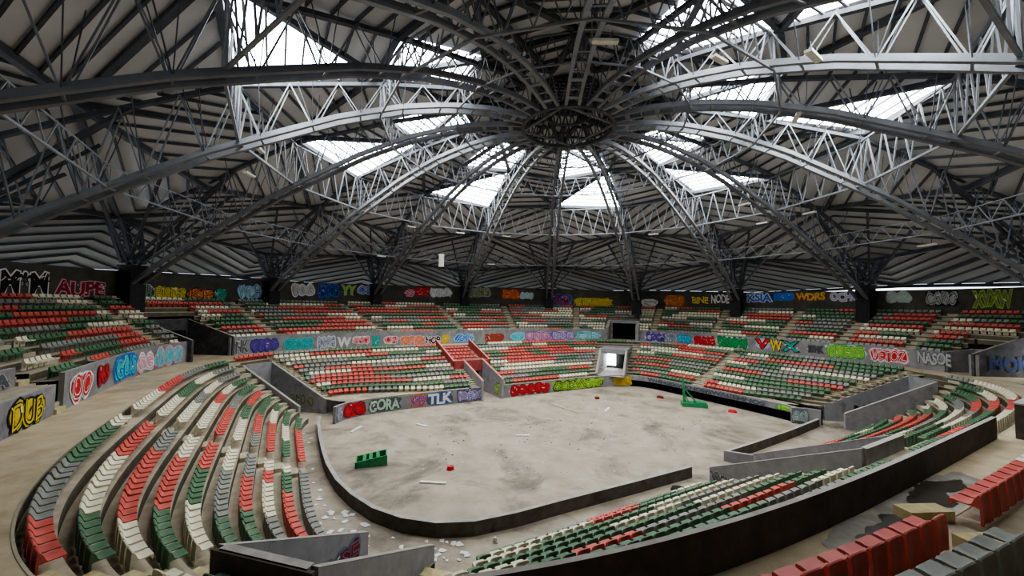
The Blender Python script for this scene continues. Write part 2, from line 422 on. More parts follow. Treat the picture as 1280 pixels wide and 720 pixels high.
trench_walls('wall_exit_near', TR['near_middle'], TM, 'sloping grey walls of the wide exit passage in the near stand')
trench_walls('wall_exit_red', TR['red_box'], [M['trench'], M['redcap'], M['void'], M['conc']], 'passage walls with salmon tops below the red seating box', dz=2.6)
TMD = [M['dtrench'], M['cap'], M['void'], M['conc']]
trench_walls('wall_upper_exit_left', UT['left'], TMD, 'exit portal in the left upper stand, walls darkened as shade', dz=2.6, dw=2.2)
trench_walls('wall_upper_exit_far', UT['far'], TM, 'tall grey portal with opening painted black as shade in the far upper stand', dz=2.9, dw=2.0, th=.5)
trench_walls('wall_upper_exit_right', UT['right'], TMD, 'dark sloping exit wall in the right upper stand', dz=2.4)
trench_walls('wall_niche_right', UT['right_niche'], TM, 'small grey niche beside the right upper exit', dz=1.2)
T = TR['near_left']; mb = MB(); mb.hexa([T.P(T.L + .2, -1.67, 0), T.P(T.L + .2, 1.67, 0), T.P(T.L + .32, 1.67, 0), T.P(T.L + .32, -1.67, 0)], [T.P(T.L + .2, -1.67, 4.08), T.P(T.L + .2, 1.67, 4.08), T.P(T.L + .32, 1.67, 4.08), T.P(T.L + .32, -1.67, 4.08)])  # added dark facing, paints the shadow on the rear of the exit wall
struct('wall_exit_near_left_shade', mb, M['dark'], 'wall', 'added dark facing for the shaded rear of the bottom left exit wall')
p_ = wp(244.9, fore_r(math.radians(244.9)) - .22, 6.66); mb = MB(); mb.box((0, 0, 0), .36, .95, .2, PHI + math.radians(244.9)); o = mb.build('landing_block', M['yellow']); o.location = p_
tag(o, 'worn cream landing block at the concourse edge beside the last foreground red seat', 'step')
# glowing panel in place of daylight at the back of the right upper exit
T = UT['right']; mb = MB(); mb.quad(T.P(T.L - .05, .6, ZC + .3), T.P(T.L - .05, 2.3, ZC + .3), T.P(T.L - .05, 2.3, ZC + 2.6), T.P(T.L - .05, .6, ZC + 2.6))
struct('daylight_panel_1', mb, M['sky'] , 'daylight_panel', 'glowing panel standing in for the daylit doorway at the right edge')
# far doorway: portal with blackened inside, a glowing panel in place of daylight
T = TR['far_door']
mb = MB(); w = T.w / 2
for s in (-1, 1):
    mb.hexa([T.P(-.1, s * w, 1.4), T.P(-.1, s * (w + .28), 1.4), T.P(3.7, s * (w + .28), 1.4), T.P(3.7, s * w, 1.4)][::s],
            [T.P(-.1, s * w, 1.75), T.P(-.1, s * (w + .28), 1.75), T.P(3.2, s * (w + .28), 4.9), T.P(3.2, s * w, 4.9)][::s], 1)
mb.hexa([T.P(3.0, -w - .3, 4.15), T.P(3.0, w + .3, 4.15), T.P(9.3, w + .3, 4.15), T.P(9.3, -w - .3, 4.15)],
        [T.P(3.0, -w - .3, 4.8), T.P(3.0, w + .3, 4.8), T.P(9.3, w + .3, 4.8), T.P(9.3, -w - .3, 4.8)], 0)
for s in (-1, 1): mb.quad(T.P(3.3, s * (w + .02), 1.4), T.P(9, s * (w + .02), 1.4), T.P(9, s * (w + .02), 4.8), T.P(3.3, s * (w + .02), 4.8), 0)
mb.quad(T.P(-.1, -w, 1.42), T.P(-.1, w, 1.42), T.P(8, w, 1.42), T.P(8, -w, 1.42), 3)
mb.quad(T.P(3.3, -w, 4.15), T.P(3.3, w, 4.15), T.P(8, w, 4.15), T.P(8, -w, 4.15), 2)
for s in (-1, 1): mb.quad(T.P(3.3, s * w, 1.4), T.P(8, s * w, 1.4), T.P(8, s * w, 4.15), T.P(3.3, s * w, 4.15), 0)
mb.quad(T.P(8, -w, 1.4), T.P(8, w, 1.4), T.P(8, w, 4.15), T.P(8, -w, 4.15), 2)
struct('door_1', mb, [M['wall'], M['cap'], M['void'], M['cap']], 'door', 'pale framed doorway in the far corner of the lower stand')
mb = MB(); mb.quad(T.P(7.5, .3, 1.9), T.P(7.5, w - .1, 1.9), T.P(7.5, w - .1, 4.1), T.P(7.5, .3, 4.1))
struct('daylight_panel_2', mb, M['sky'], 'daylight_panel', 'glowing panel standing in for daylight inside the far doorway')

# red seating box
mb = MB()
bx0, bx1, bv0, bv1 = -5.2, -.3, 17.3, 24.0
zl = 2.75
zr = lambda v: 1.4 + .3125 * (v - 12.3) / 1.008 + .95
for u in (bx0, bx1):
    mb.hexa([W(u, bv0, 2.6), W(u + .22, bv0, 2.6), W(u + .22, bv1, 4.8), W(u, bv1, 4.8)], [W(u, bv0, zr(bv0)), W(u + .22, bv0, zr(bv0)), W(u + .22, bv1, zr(bv1)), W(u, bv1, zr(bv1))], 0)
    mb.quad(W(u, bv0, zr(bv0) + .012), W(u + .22, bv0, zr(bv0) + .012), W(u + .22, bv1, zr(bv1) + .012), W(u, bv1, zr(bv1) + .012), 1)
mb.hexa([W(bx0, bv0, 2.5), W(bx1 + .22, bv0, 2.5), W(bx1 + .22, bv0 + .22, 2.5), W(bx0, bv0 + .22, 2.5)], [W(bx0, bv0, zr(bv0)), W(bx1 + .22, bv0, zr(bv0)), W(bx1 + .22, bv0 + .22, zr(bv0)), W(bx0, bv0 + .22, zr(bv0))], 0)
mb.quad(W(bx0, bv0, zr(bv0) + .012), W(bx1 + .22, bv0, zr(bv0) + .012), W(bx1 + .22, bv0 + .22, zr(bv0) + .012), W(bx0, bv0 + .22, zr(bv0) + .012), 1)
struct('wall_red_box', mb, [M['redwall'], M['redcap']], 'wall', 'red walls of the seating box in the far stand')

# ------------------------------------------------------------------ stairs in the aisles
L_AISLES = [184.2]
U_AISLES = [174, 154, 134, 112.5, 89, 71, 51, 30, 14.3, -1, -12, -22, 244.8]
F_AISLES = [5.5, 33.0, 43.0]
def stair(name, row, K, psi, label, wd=1.0, h=.23, mat='yellow', dep=.42, k0=0):
    p = math.radians(psi); loc = wp(psi, row(0, p)[0], row(0, p)[1])
    o = empty('aisle_stairs', label, 'stairs', loc, 'aisle stairs')
    for k in range(k0, K):
        r1, z1 = row(k + 1, p); _, z = row(k, p)
        if in_any(TR, psi, r1, .4, .3) or in_any(UT, psi, r1, .4, .3): continue
        c = wp(psi, r1 - dep / 2, z) - loc; mb = MB(); mb.box(c, dep, wd, min(h, (z1 - z) * .55), PHI + p, 0 if k % 2 or psi > 240 else 1)
        mb.build('step', [M[mat], M['tread']], o)
    return o
stair('aisle_stairs', near_row, 10, 184.2, 'concrete half steps up the mid aisle of the left lower stand', mat='nosing')
nms = ['left end', 'left', 'left corner', 'centre left', 'above the red box', 'centre', 'centre right', 'right of far portal', 'right', 'far right', 'farther right', 'last right', 'foreground']
for a, nm in zip(U_AISLES, nms):
    stair('aisle_stairs', fore_row if a > 200 else up_row, 10, a, 'concrete half steps up the upper stand aisle, %s' % nm, mat='yellow' if a > 200 else 'nosing', dep=.55 if a > 200 else .42)
for a, nm in zip(F_AISLES, ['right side', 'right of the far doorway', 'left of the far doorway']):
    stair('aisle_stairs', far_row, 12, a, 'pale half steps up the far lower stand, %s' % nm, wd=1.5, mat='nosing')
def side_stair(T, row, K, sgn, label, mat='yellow', wd=1.1):
    seen = set(); a = .3; loc = T.P(0, sgn * (T.w / 2 + .85), row(0, 0)[1]); o = empty('aisle_stairs', label, 'stairs', loc, 'aisle stairs')
    while a < T.L + 5:
        p = T.P(a, sgn * (T.w / 2 + .3 + wd / 2), 0)
        u = cP * p.x + sP * p.y; v = -sP * p.x + cP * p.y; psi = math.atan2(v, u); r = math.hypot(u, v)
        for k in range(K):
            r1, z1 = row(k + 1, psi); z = row(k, psi)[1]
            if k not in seen and abs(r - (r1 - .15)) < .12:
                seen.add(k); mb = MB(); mb.box((p.x - loc.x, p.y - loc.y, z - loc.z), .5, wd, min(.25, (z1 - z) * .6), PHI + T.ang, 0 if mat == 'yellow' else k % 2); mb.build('step', [M[mat], M['nosing']], o)
        a += .05
side_stair(TR['near_left'], near_row, 10, -1, 'yellow worn half steps left of the bottom left exit')
side_stair(TR['near_left'], near_row, 10, 1, 'yellow worn half steps right of the bottom left exit', wd=2.2)
side_stair(TR['far_left'], near_row, 10, 1, 'pale half steps left of the far left corner exit', 'nosing')
side_stair(TR['far_left'], far_row, 12, -1, 'pale half steps right of the far left corner exit', 'nosing')
side_stair(TR['right_corner'], far_row, 12, 1, 'pale half steps behind the right corner exit', 'nosing')
side_stair(TR['right_corner'], near_row, 10, -1, 'pale half steps in front of the right corner exit', 'nosing')
side_stair(TR['near_middle'], near_row, 10, 1, 'pale half steps right of the wide near exit', 'nosing')
side_stair(TR['near_middle'], near_row, 10, -1, 'pale half steps left of the wide near exit', 'nosing')
side_stair(TR['red_box'], far_row, 12, 1, 'pale half steps left of the red box', 'nosing')
side_stair(TR['red_box'], far_row, 12, -1, 'pale half steps right of the red box', 'nosing')
# narrow concrete steps through the left concourse wall
mb = MB(); T = UT['left_steps']
for i in range(7):
    mb.hexa([T.P(.1 + .22 * i, -.5, ZC), T.P(.1 + .22 * i, .5, ZC), T.P(3, .5, ZC), T.P(3, -.5, ZC)], [T.P(.1 + .22 * i, -.5, ZC + .24 * (i + 1)), T.P(.1 + .22 * i, .5, ZC + .24 * (i + 1)), T.P(3, .5, ZC + .24 * (i + 1)), T.P(3, -.5, ZC + .24 * (i + 1))], 1 if i % 2 else 0)
o = local(mb, T.P(0, 0, ZC)).build('concourse_steps', [M['yellow'], M['nosing']]); o.location = T.P(0, 0, ZC)
tag(o, 'narrow cream steps through the concourse wall beside the red bubble graffiti', 'stairs')

# ------------------------------------------------------------------ SEATS
PROF = [(.33, .26), (.345, .30), (.355, .39), (.345, .412), (.29, .418), (.19, .402), (.09, .40), (.045, .42), (.02, .465), (-.005, .53), (-.03, .60), (-.05, .63), (-.072, .635), (-.092, .625), (-.10, .59), (-.115, .38), (-.12, .03), (-.08, .03), (-.07, .35), (.0, .365), (.29, .365)]
def seat_hi():
    mb = MB(); ys = [-.21, -.20, -.17, -.08, 0, .08, .17, .20, .21]; n = len(PROF)
    for y in ys:
        e = abs(y) / .21
        for i, (x, z) in enumerate(PROF):
            if 4 <= i <= 10 and e < .9: z -= .016 * (1 - e * e); x -= .012 * (1 - e * e) if i > 6 else 0
            if e > .93: z -= .012 if 2 <= i <= 7 else (.03 if 10 <= i <= 14 else 0)
            elif e > .75 and 11 <= i <= 13: z -= .006
            if 14 <= i <= 16 and e < .7: x += .028
            mb.v.append((x, y, z))
    for j in range(len(ys) - 1):
        for i in range(n):
            a = j * n + i; b = j * n + (i + 1) % n
            mb.f.append((a, b, b + n, a + n)); mb.m.append(0)
    mb.f.append(tuple(range(n))[::-1]); mb.m.append(0)
    o = (len(ys) - 1) * n; mb.f.append(tuple(range(o, o + n))); mb.m.append(0)
    return mb
HI = seat_hi()
def hi_mesh(c):
    me = bpy.data.meshes.new('seat_shell_' + c); me.from_pydata(HI.v, [], HI.f); me.materials.append(SEATM[c])
    bm = bmesh.new(); bm.from_mesh(me); bmesh.ops.recalc_face_normals(bm, faces=bm.faces); bm.to_mesh(me); bm.free()
    me.polygons.foreach_set('use_smooth', [True] * len(me.polygons)); me.set_sharp_from_angle(angle=.6); return me
HIM = {c: hi_mesh(c) for c in SEATM}
LOP = [(.36, .36), (.37, .42), (.08, .42), (.02, .48), (-.04, .65), (-.095, .64), (-.115, .05), (-.07, .05), (-.06, .37)]
def seat_lo(mb, p, ang, mi):
    c, s = math.cos(ang), math.sin(ang); n = len(LOP); vs = []
    for y in (-.2, .2):
        for x, z in LOP: vs.append((p.x + c * x - s * y, p.y + s * x + c * y, p.z + z))
    fs = [(i, (i + 1) % n, n + (i + 1) % n, n + i) for i in range(n)] + [tuple(range(n))[::-1], tuple(range(n, 2 * n))]
    mb.add(vs, fs, mi)

COLS = ['red', 'green', 'grey', 'cream']
LEFT1 = [  # k: runs from the mid aisle towards the bottom left exit, (colour, count)
 [('grey', 40)], [('cream', 2), ('green', 7), ('red', 40)], [('cream', 4), ('red', 4), ('cream', 9), ('grey', 6), ('grey', 40)],
 [('grey', 8), ('red', 9), ('green', 40)], [('cream', 8), ('grey', 11), ('green', 40)], [('red', 9), ('green', 9), ('cream', 40)],
 [('cream', 8), ('red', 13), ('green', 40)], [('grey', 8), ('red', 17), ('cream', 40)], [('red', 11), ('cream', 13), ('green', 40)],
 [('cream', 4), ('green', 12), ('grey', 12), ('red', 40)]]
LEFT2 = [[('red', 13), ('green', 30)], [('green', 6), ('cream', 7), ('green', 8), ('cream', 30)], [('red', 12), ('cream', 7), ('green', 30)], [('grey', 5), ('red', 9), ('green', 30)],
 [('cream', 9), ('green', 8), ('red', 30)], [('red', 12), ('grey', 8), ('green', 30)], [('cream', 12), ('red', 6), ('cream', 6), ('green', 30)], [('cream', 9), ('grey', 6), ('cream', 8), ('grey', 30)],
 [('cream', 9), ('green', 9), ('cream', 8), ('grey', 30)], [('cream', 9), ('red', 10), ('grey', 9), ('green', 30)]]
seats = []
def put_row(tier, k, row, p0, p1, aisles, D, block, side_m, runs=None, rev=False, frac=.43, cols=None, keep=None, pitch=.54):
    """seats along row k between two directions; p0 is the end from which the labels count"""
    K1 = math.radians
    if block in ('left1', 'left2') and k == 9: frac = .60
    psi = p0; sg = 1 if p1 > p0 else -1; cur = None; left = 0; idx = 0; ri = 0; inrun = 0
    while (p1 - psi) * sg > 0:
        r0, z = row(k, K1(psi)); r1, _ = row(k + 1, K1(psi)); r = r0 + (r1 - r0) * frac
        if tier == 'low' and k == 0: r = r1 - .52
        psi += sg * math.degrees(pitch / math.hypot(r, (sup_d(row, k, psi))))
        r0, z = row(k, K1(psi)); r1, _ = row(k + 1, K1(psi)); r = r0 + (r1 - r0) * frac
        if tier == 'low' and k == 0: r = r1 - .52
        if any(abs(((psi - a + 180) % 360) - 180) * r * PI / 180 < .70 for a in aisles):
            if runs is None: left = 0 if rnd.random() < .5 else left
            continue
        if in_any(D, psi, r - .3, side_m, .5): continue
        if keep and not keep(psi, k, r): continue
        if tier == 'low' and D is TR and side_gap(psi, r): continue
        if runs:
            while inrun >= runs[ri][1]: ri += 1; inrun = 0
            c = runs[ri][0]; inrun += 1
        else:
            if left <= 0:
                nc = rnd.choice(cols or ['red', 'red', 'red', 'green', 'green', 'green', 'green', 'grey', 'grey', 'cream', 'cream']); 
                c0 = nc if nc != cur else rnd.choice(COLS); cur = c0; left = rnd.choice([5, 7, 8, 9, 11, 13, 15])
            c = cur; left -= 1
        idx += 1
        d = .3; a = wp(psi - d, r_frac(row, k, psi - d, frac), 0); b = wp(psi + d, r_frac(row, k, psi + d, frac), 0)
        t = (b - a).normalized(); n = Vector((-t.y, t.x, 0)); P = wp(psi, r, z)
        if n.dot(Vector((P.x, P.y, 0))) > 0: n = -n
        seats.append(dict(p=P, ang=math.atan2(n.y, n.x), c=c, k=k, i=idx, block=block, tier=tier))
def side_gap(psi, r):
    p = math.radians(psi); u, v = r * math.cos(p), r * math.sin(p)
    for t in (TR['near_left'],):
        a, l = t.la(u, v)
        if a > t.L - .5 and abs(abs(l) - (t.w / 2 + .85)) < .75: return True
    return False
def r_frac(row, k, psi, f):
    q = math.radians(psi); a = row(k, q)[0]; b = row(k + 1, q)[0]; return a + (b - a) * f
def sup_d(row, k, psi):
    e = .3; return (r_frac(row, k, psi + e, .7) - r_frac(row, k, psi - e, .7)) / math.radians(2 * e)

for k in range(10):
    put_row('low', k, near_row, 184.2, 217, L_AISLES, TR, 'left1', 1.5, runs=[(c_, n_ if n_ >= 40 else max(2, round(n_ * .78))) for c_, n_ in LEFT1[k]])
    put_row('low', k, near_row, 184.2, 147.2, L_AISLES, TR, 'left2', 1.5, runs=LEFT2[k])
NC = [['red', 'green', 'grey'], ['green', 'cream', 'red'], ['green', 'red', 'cream'], ['green', 'grey', 'cream'], ['red', 'green', 'cream'], ['red', 'green'], ['red', 'green', 'cream'], ['green', 'cream'], ['cream', 'green', 'red'], ['cream', 'red', 'green']]
N0 = [('cream', 4), ('green', 5), ('red', 6), ('grey', 5), ('green', 6), ('red', 99)]
for k in range(10):
    put_row('low', k, near_row, 266, 217.2, [], TR, 'near1', 2.6, cols=NC[k], runs=N0 if k == 0 else None, keep=(lambda p, k, r: not (k >= 7 and p < 226)))
    put_row('low', k, near_row, 272, 327, [], TR, 'near2', 1.5)
for k in range(12):
    kp = lambda p, k, r: not (-5.4 < r * math.cos(math.radians(p)) < .2 and r * math.sin(math.radians(p)) > 17 - .4) and not (31.5 < p < 44.5 and k < 11 and not (32.5 > p)) and not (34.2 > p > 31.5 and k < 11)
    put_row('low', k, far_row, -28.1, 146, F_AISLES if k < 11 else [], TR if k < 11 else {n: t for n, t in TR.items() if n != 'far_door'}, 'far', .75, keep=kp)
for k in range(5, 11):        # the red box
    for i in range(8):
        u = -4.7 + .52 * i; 
        if in_any(TR, 0, 0): continue
        v = 12.3 + 1.008 * (k + .72)
        if v < 17.9: continue
        seats.append(dict(p=W(u, v, 1.4 + .3125 * k), ang=PHI - PI / 2, c='red', k=k, i=i + 1, block='box', tier='low'))
for k in range(10):
    kp = lambda p, k, r: not (182 < p and k < 2)
    put_row('up', k, up_row, -60, 214, U_AISLES, UT, 'upper', .5, keep=kp)
FG = {0: [('red', 99)], 1: [('grey', 7), ('cream', 99)], 2: [('cream', 99)], 3: [('green', 5), ('cream', 99)], 4: [('cream', 99)]}
FG2 = {0: [('red', 9), ('cream', 99)], 1: [('grey', 99)], 2: [('cream', 6), ('grey', 99)], 3: [('cream', 99)], 4: [('green', 99)]}
for k in range(4):
    put_row('up', k, fore_row, 244.8, 228, [244.8], UT, 'fore1', .5, runs=FG[k], frac=.31, pitch=.52)
    put_row('up', k, fore_row, 244.8, 290, [244.8], UT, 'fore2', .5, runs=FG2[k], frac=.31, pitch=.52)

# which seats show largest from the photograph's viewpoint: build those as objects of their own
Fw = Vector((0, math.cos(.0458), math.sin(.0458))); Uv = Vector((0, -math.sin(.0458), math.cos(.0458)))
cr_, sr_ = math.cos(.0163), math.sin(.0163)
RT = Vector((1, 0, 0)) * cr_ + Uv * sr_; UP = -Vector((1, 0, 0)) * sr_ + Uv * cr_
for s in seats:
    d = s['p'] + Vector((0, 0, .5)) - CAM; z = d.dot(Fw); s['d'] = 1e9
    if z > .5:
        x, y = 500 * d.dot(RT) / z, 500 * d.dot(UP) / z
        if abs(x) < 670 and abs(y) < 400: s['d'] = d.length
seats.sort(key=lambda s: s['d'])
seats = [s for s in seats if s['d'] > 2.5 and not (s['p'] - CAM).length < 2.0]
def nth(n): return '%d%s' % (n, 'th' if 10 < n % 100 < 14 else {1: 'st', 2: 'nd', 3: 'rd'}.get(n % 10, 'th'))
BL = {'left1': ('below the mid aisle', 'left lower stand'), 'left2': ('beyond the mid aisle', 'left lower stand'),
      'near1': ('left of the wide exit', 'near lower stand'), 'near2': ('right of the wide exit', 'near lower stand'),
      'fore1': ('left of the aisle', 'foreground stand'), 'fore2': ('right of the aisle', 'foreground stand'),
      'far': ('from the right corner exit', 'far lower stand'), 'upper': ('from the right end', 'upper stand'), 'box': ('from the left', 'red box')}
lo = MB(); nh = 0
for s in seats:
    if nh < 300 and s['d'] < 1e8 and s['block'] in ('left1', 'left2', 'near1', 'near2', 'fore1', 'fore2'):
        nh += 1
        o = bpy.data.objects.new('plastic_seat', HIM[s['c']]); col.objects.link(o)
        o.location = s['p']; o.rotation_euler = (0, 0, s['ang'])
        a, b = BL[s['block']]
        tag(o, '%s plastic seat, %s %s, %s row of the %s' % (s['c'], nth(s['i']), a, nth(s['k'] + 1), b), 'seat', 'plastic seats of the ' + b)
    else: seat_lo(lo, s['p'], s['ang'], COLS.index(s['c']))
tag(lo.build('plastic_seats', [SEATM[c] for c in COLS]), 'thousands of red, green, grey and cream plastic seats filling the farther stands', 'seats', None, 'stuff')
print('SEATS', len(seats), nh)

# ================================================================== DOME
HI_Z = {}
PR = [.12, .27, .46, .72, .95, 1.19, 1.345]
def node(i, j):                 # roof node on ring i, rib j
    r = PR[i] * S; amp = [0, .25, .35, .4, .7, .7, .3][i]
    return DP(r, j, z_roof(r) + (amp if (i + j) % 2 else -amp))
ceil = MB(); tris = []
for j in range(-8, 8):
    for i in range(6):
        a, b, c, d = node(i, j), node(i, j + 1), node(i + 1, j + 1), node(i + 1, j)
        even = (j % 2 == 0) and j != -8
        if i == 2 and even: right = (j <= 0)
        else: right = ((i + j) % 2 == 0)
        if right: T2 = [((b, c, d), 'o'), ((a, b, d), 'i')]
        else: T2 = [((a, c, d), 'o'), ((a, b, c), 'i')]
        for t, kind in T2:
            lit = even and ((i == 1) or (i == 2 and kind == 'o'))
            tris.append((i, j, t, kind, lit, right))
            if not lit: ceil.add(t, [(0, 1, 2)])
n = 16
ceil.add([node(0, j) for j in range(16)], [tuple(range(16))])
struct('ceiling', ceil, M['roof'], 'ceiling', 'folded grey sheet dome roof')

def ribname(j):
    names = {0: 'centre', 1: 'first right of centre', 2: 'second right of centre', 3: 'third right of centre', 4: 'fourth right of centre', 5: 'fifth right of centre', 6: 'sixth right of centre', 7: 'seventh right of centre',
             -1: 'first left of centre', -2: 'second left of centre', -3: 'third left of centre', -4: 'fourth left of centre', -5: 'fifth left of centre', -6: 'sixth left of centre', -7: 'seventh left of centre', 8: 'overhead', -8: 'overhead'}
    return names[j]

# skylights, their sheets glow of themselves in place of daylight
for j in range(-6, 8, 2):
    for band in (1, 2):
        tt = [t for t in tris if t[0] == band and t[1] == j and t[4]]
        cen = sum((p for t in tt for p in t[2]), Vector()) / (3 * len(tt))
        e = empty('skylight', 'bright white skylight, %s facet, right of rib %s' % ('upper' if band == 1 else 'lower triangular', ribname(j)), 'skylight', cen, 'dome skylights')
        mb = MB()
        for t in tt: mb.add([p + Vector((0, 0, .05)) - cen for p in t[2]], [(0, 1, 2)])
        mb.build('glowing_sheet', M['sky'], e)
        mb = MB()
        for t in tt:
            a, b, c = t[2]
            if t[3] == 'o': apex, q1, q2 = a, c, b        # ring edge is b-c / c-d
            if t[3] == 'o': apex, q1, q2 = t[2][0], t[2][1], t[2][2]
            else: apex, q1, q2 = t[2][2], t[2][0], t[2][1]
            nb = 9
            for q in range(1, nb):
                f = q / nb
                mb.bar(apex + (q1 - apex) * f - Vector((0, 0, .12)) - cen, apex + (q2 - apex) * f - Vector((0, 0, .12)) - cen, .13, .12)
        mb.build('glazing_bar', M['msteel'], e)

# roof frames per bay: wide dark beams along the folds, purlins on the facets
for j in range(-8, 8):
    cen = DP(.7 * S, j + .5, z_roof(.7 * S))
    e = empty('roof_frame', 'dark roof beams and purlins right of rib %s' % ribname(j), 'roof frame', cen, 'folded roof bays')
    up = Vector((0, 0, -.22)) - cen
    ring = MB(); dia = MB(); pur = MB()
    for i, jj, t, kind, lit, right in tris:
        if jj != j: continue
        if kind == 'o':
            d_, c_ = node(i + 1, j), node(i + 1, j + 1)
            w = .42 if i in (2, 3, 4) else .3
            ring.bar(d_ + up, c_ + up, w, .4)
            if right: dia.bar(node(i, j + 1) + up, node(i + 1, j) + up, .36, .36)
            else: dia.bar(node(i, j) + up, node(i + 1, j + 1) + up, .36, .36)
        if lit: continue
        if kind == 'o': apex, q1, q2 = t[0], t[1], t[2]
        else: apex, q1, q2 = t[2], t[0], t[1]
        if i >= 3 and right: apex, q1, q2 = (t[1], t[0], t[2]) if kind == 'o' else (t[0], t[1], t[2])
        elif i >= 3: apex, q1, q2 = (t[2], t[0], t[1]) if kind == 'o' else (t[1], t[0], t[2])
        L = ((q1 + q2) / 2 - apex).length; nb = max(3, int(L / 1.4))
        for q in range(1, nb):
            f = q / nb
            pur.bar(apex + (q1 - apex) * f + up * 1 + Vector((0, 0, .07)), apex + (q2 - apex) * f + up + Vector((0, 0, .07)), .13, .2)
    ring.build('ring_beam', M['dsteel'], e); dia.build('fold_beam', M['dsteel'], e); pur.build('purlin', M['dsteel'], e)

# radial ribs
RN = [4.1, 6.4, 8.9, 11.6, 14.5, 17.6, 20.8, 24.0, 27.2, 30.4, 33.4, 36.2, 38.8, 41.0]
HW = .52
for j in range(-7, 9):
    cen = DP(22, j, z_low(22))
    e = empty('roof_rib', 'long arched steel lattice rib with twin lower beams, %s' % ({8: 'overhead, left of top centre'}.get(j) or ribname(j)), 'roof rib', cen, 'radial dome ribs')
    th = AZ0 + j * PI / 8; lat = Vector((math.cos(th), -math.sin(th), 0))
    dark = abs(j) in (6, 4, 2) if j < 0 else j in (5, 7, 3, 0)
    mat = M['msteel'] if dark else M['steel']
    fine = []
    for a, b in zip(RN[:-1], RN[1:]): fine += [a, (a + b) / 2]
    fine.append(RN[-1])
    mb = MB()
    for s in (-1, 1):
        for a, b in zip(fine[:-1], fine[1:]):
            w = .24 + .10 * min(1, a / 30)
            mb.bar(DP(a, j, z_low(a)) + lat * s * HW - cen, DP(b, j, z_low(b)) + lat * s * HW - cen, w, .16)
            mb.bar(DP(a, j, z_low(a) + .18) + lat * s * HW - cen, DP(b, j, z_low(b) + .18) + lat * s * HW - cen, .1, .3)
    for i, r in enumerate(fine[1:-1]):
        if i % 2 == 0 and i > 3: continue
        mb.bar(DP(r, j, z_low(r) - .02) - lat * HW - cen, DP(r, j, z_low(r) - .02) + lat * HW - cen, .12 if i % 2 else .38, .07)
    mb.build('lower_chord', mat, e)
    # webs: V members rising to the roof line
    mb = MB()
    for i in range(len(RN) - 1):
        a, b = RN[i], RN[i + 1]; m = (a + b) / 2
        if m > 39: continue
        zt = interp(m / S, RR, RZ) * S + 10.8 - .5
        for s in (-1, 1):
            t = DP(m, j, zt) + lat * s * .25 - cen
            mb.bar(DP(a, j, z_low(a)) + lat * s * HW - cen, t, .075)
            mb.bar(DP(b, j, z_low(b)) + lat * s * HW - cen, t, .075)
    web = mb; mb = MB()
    ms = [(a + b) / 2 for a, b in zip(RN[:-1], RN[1:])]
    for a, b in zip(ms[:-1], ms[1:]):
        mb.bar(DP(a, j, z_roof(a) - .5) - cen, DP(b, j, z_roof(b) - .5) - cen, .34, .26)
    mb.build('upper_beam', M['dsteel'], e)
    mb = web      # fan struts out to the neighbouring roof facets
    for q, r in enumerate(RN[2:12]):
        for s in (-1, 1):
            for f, dr in ((.24, .0),) if q % 2 else ((.24, .0), (.12, 1.2)):
                rt = r + dr
                mb.bar(DP(r, j, z_low(r)) + lat * s * HW - cen, DP(rt, j + s * f, z_roof(rt) - .3) - cen, .05, m=1)
    mb.build('web_member', [M['msteel'] if dark else M['steel'], M['dsteel']], e)

# columns: dark base block and lattice shaft
for j in range(-7, 9):
    cen = DP(41.0, j, 9.6); th = AZ0 + j * PI / 8; lat = Vector((math.cos(th), -math.sin(th), 0)); rad = Vector((math.sin(th), math.cos(th), 0))
    if abs(j) > 5: continue
    e = empty('column', 'dark steel column against the back wall under the rib %s' % ribname(j), 'column', cen, 'perimeter columns')
    mb = MB(); mb.box((0, 0, 0), 1.5, 1.3, 4.3, -th); mb.box((0, 0, 4.3), 1.7, 1.5, .2, -th); mb.build('base_block', M['void2'], e)
    mb = MB(); top = node(5, j) - cen - Vector((0, 0, .5)) + rad * (-.6)
    b4 = [lat * sx * .6 + rad * sy * .5 + Vector((0, 0, 4.7)) for sx, sy in ((-1, -1), (1, -1), (1, 1), (-1, 1))]
    t4 = [top + lat * sx * .9 + rad * sy * .7 for sx, sy in ((-1, -1), (1, -1), (1, 1), (-1, 1))]
    for p, q in zip(b4, t4): mb.bar(p, q, .26)
    for lv in range(4):
        f0, f1 = lv / 4, (lv + 1) / 4
        for x in range(4):
            y = (x + 1) % 4
            mb.bar(b4[x].lerp(t4[x], f0), b4[y].lerp(t4[y], f1), .1); mb.bar(b4[y].lerp(t4[y], f0), b4[x].lerp(t4[x], f1), .1)
    mb.build('lattice_shaft', M['dsteel'], e)
    mb = MB()
    for s in (-1, 1):
        for (rr_, dj) in ((35, .28), (38.5, .42), (31, .0)):
            mb.bar(Vector((0, 0, 4.6)) + lat * s * .5, DP(rr_, j + s * dj, z_roof(rr_) - .4) - cen, .22)
    mb.build('raking_strut', M['dsteel'], e)

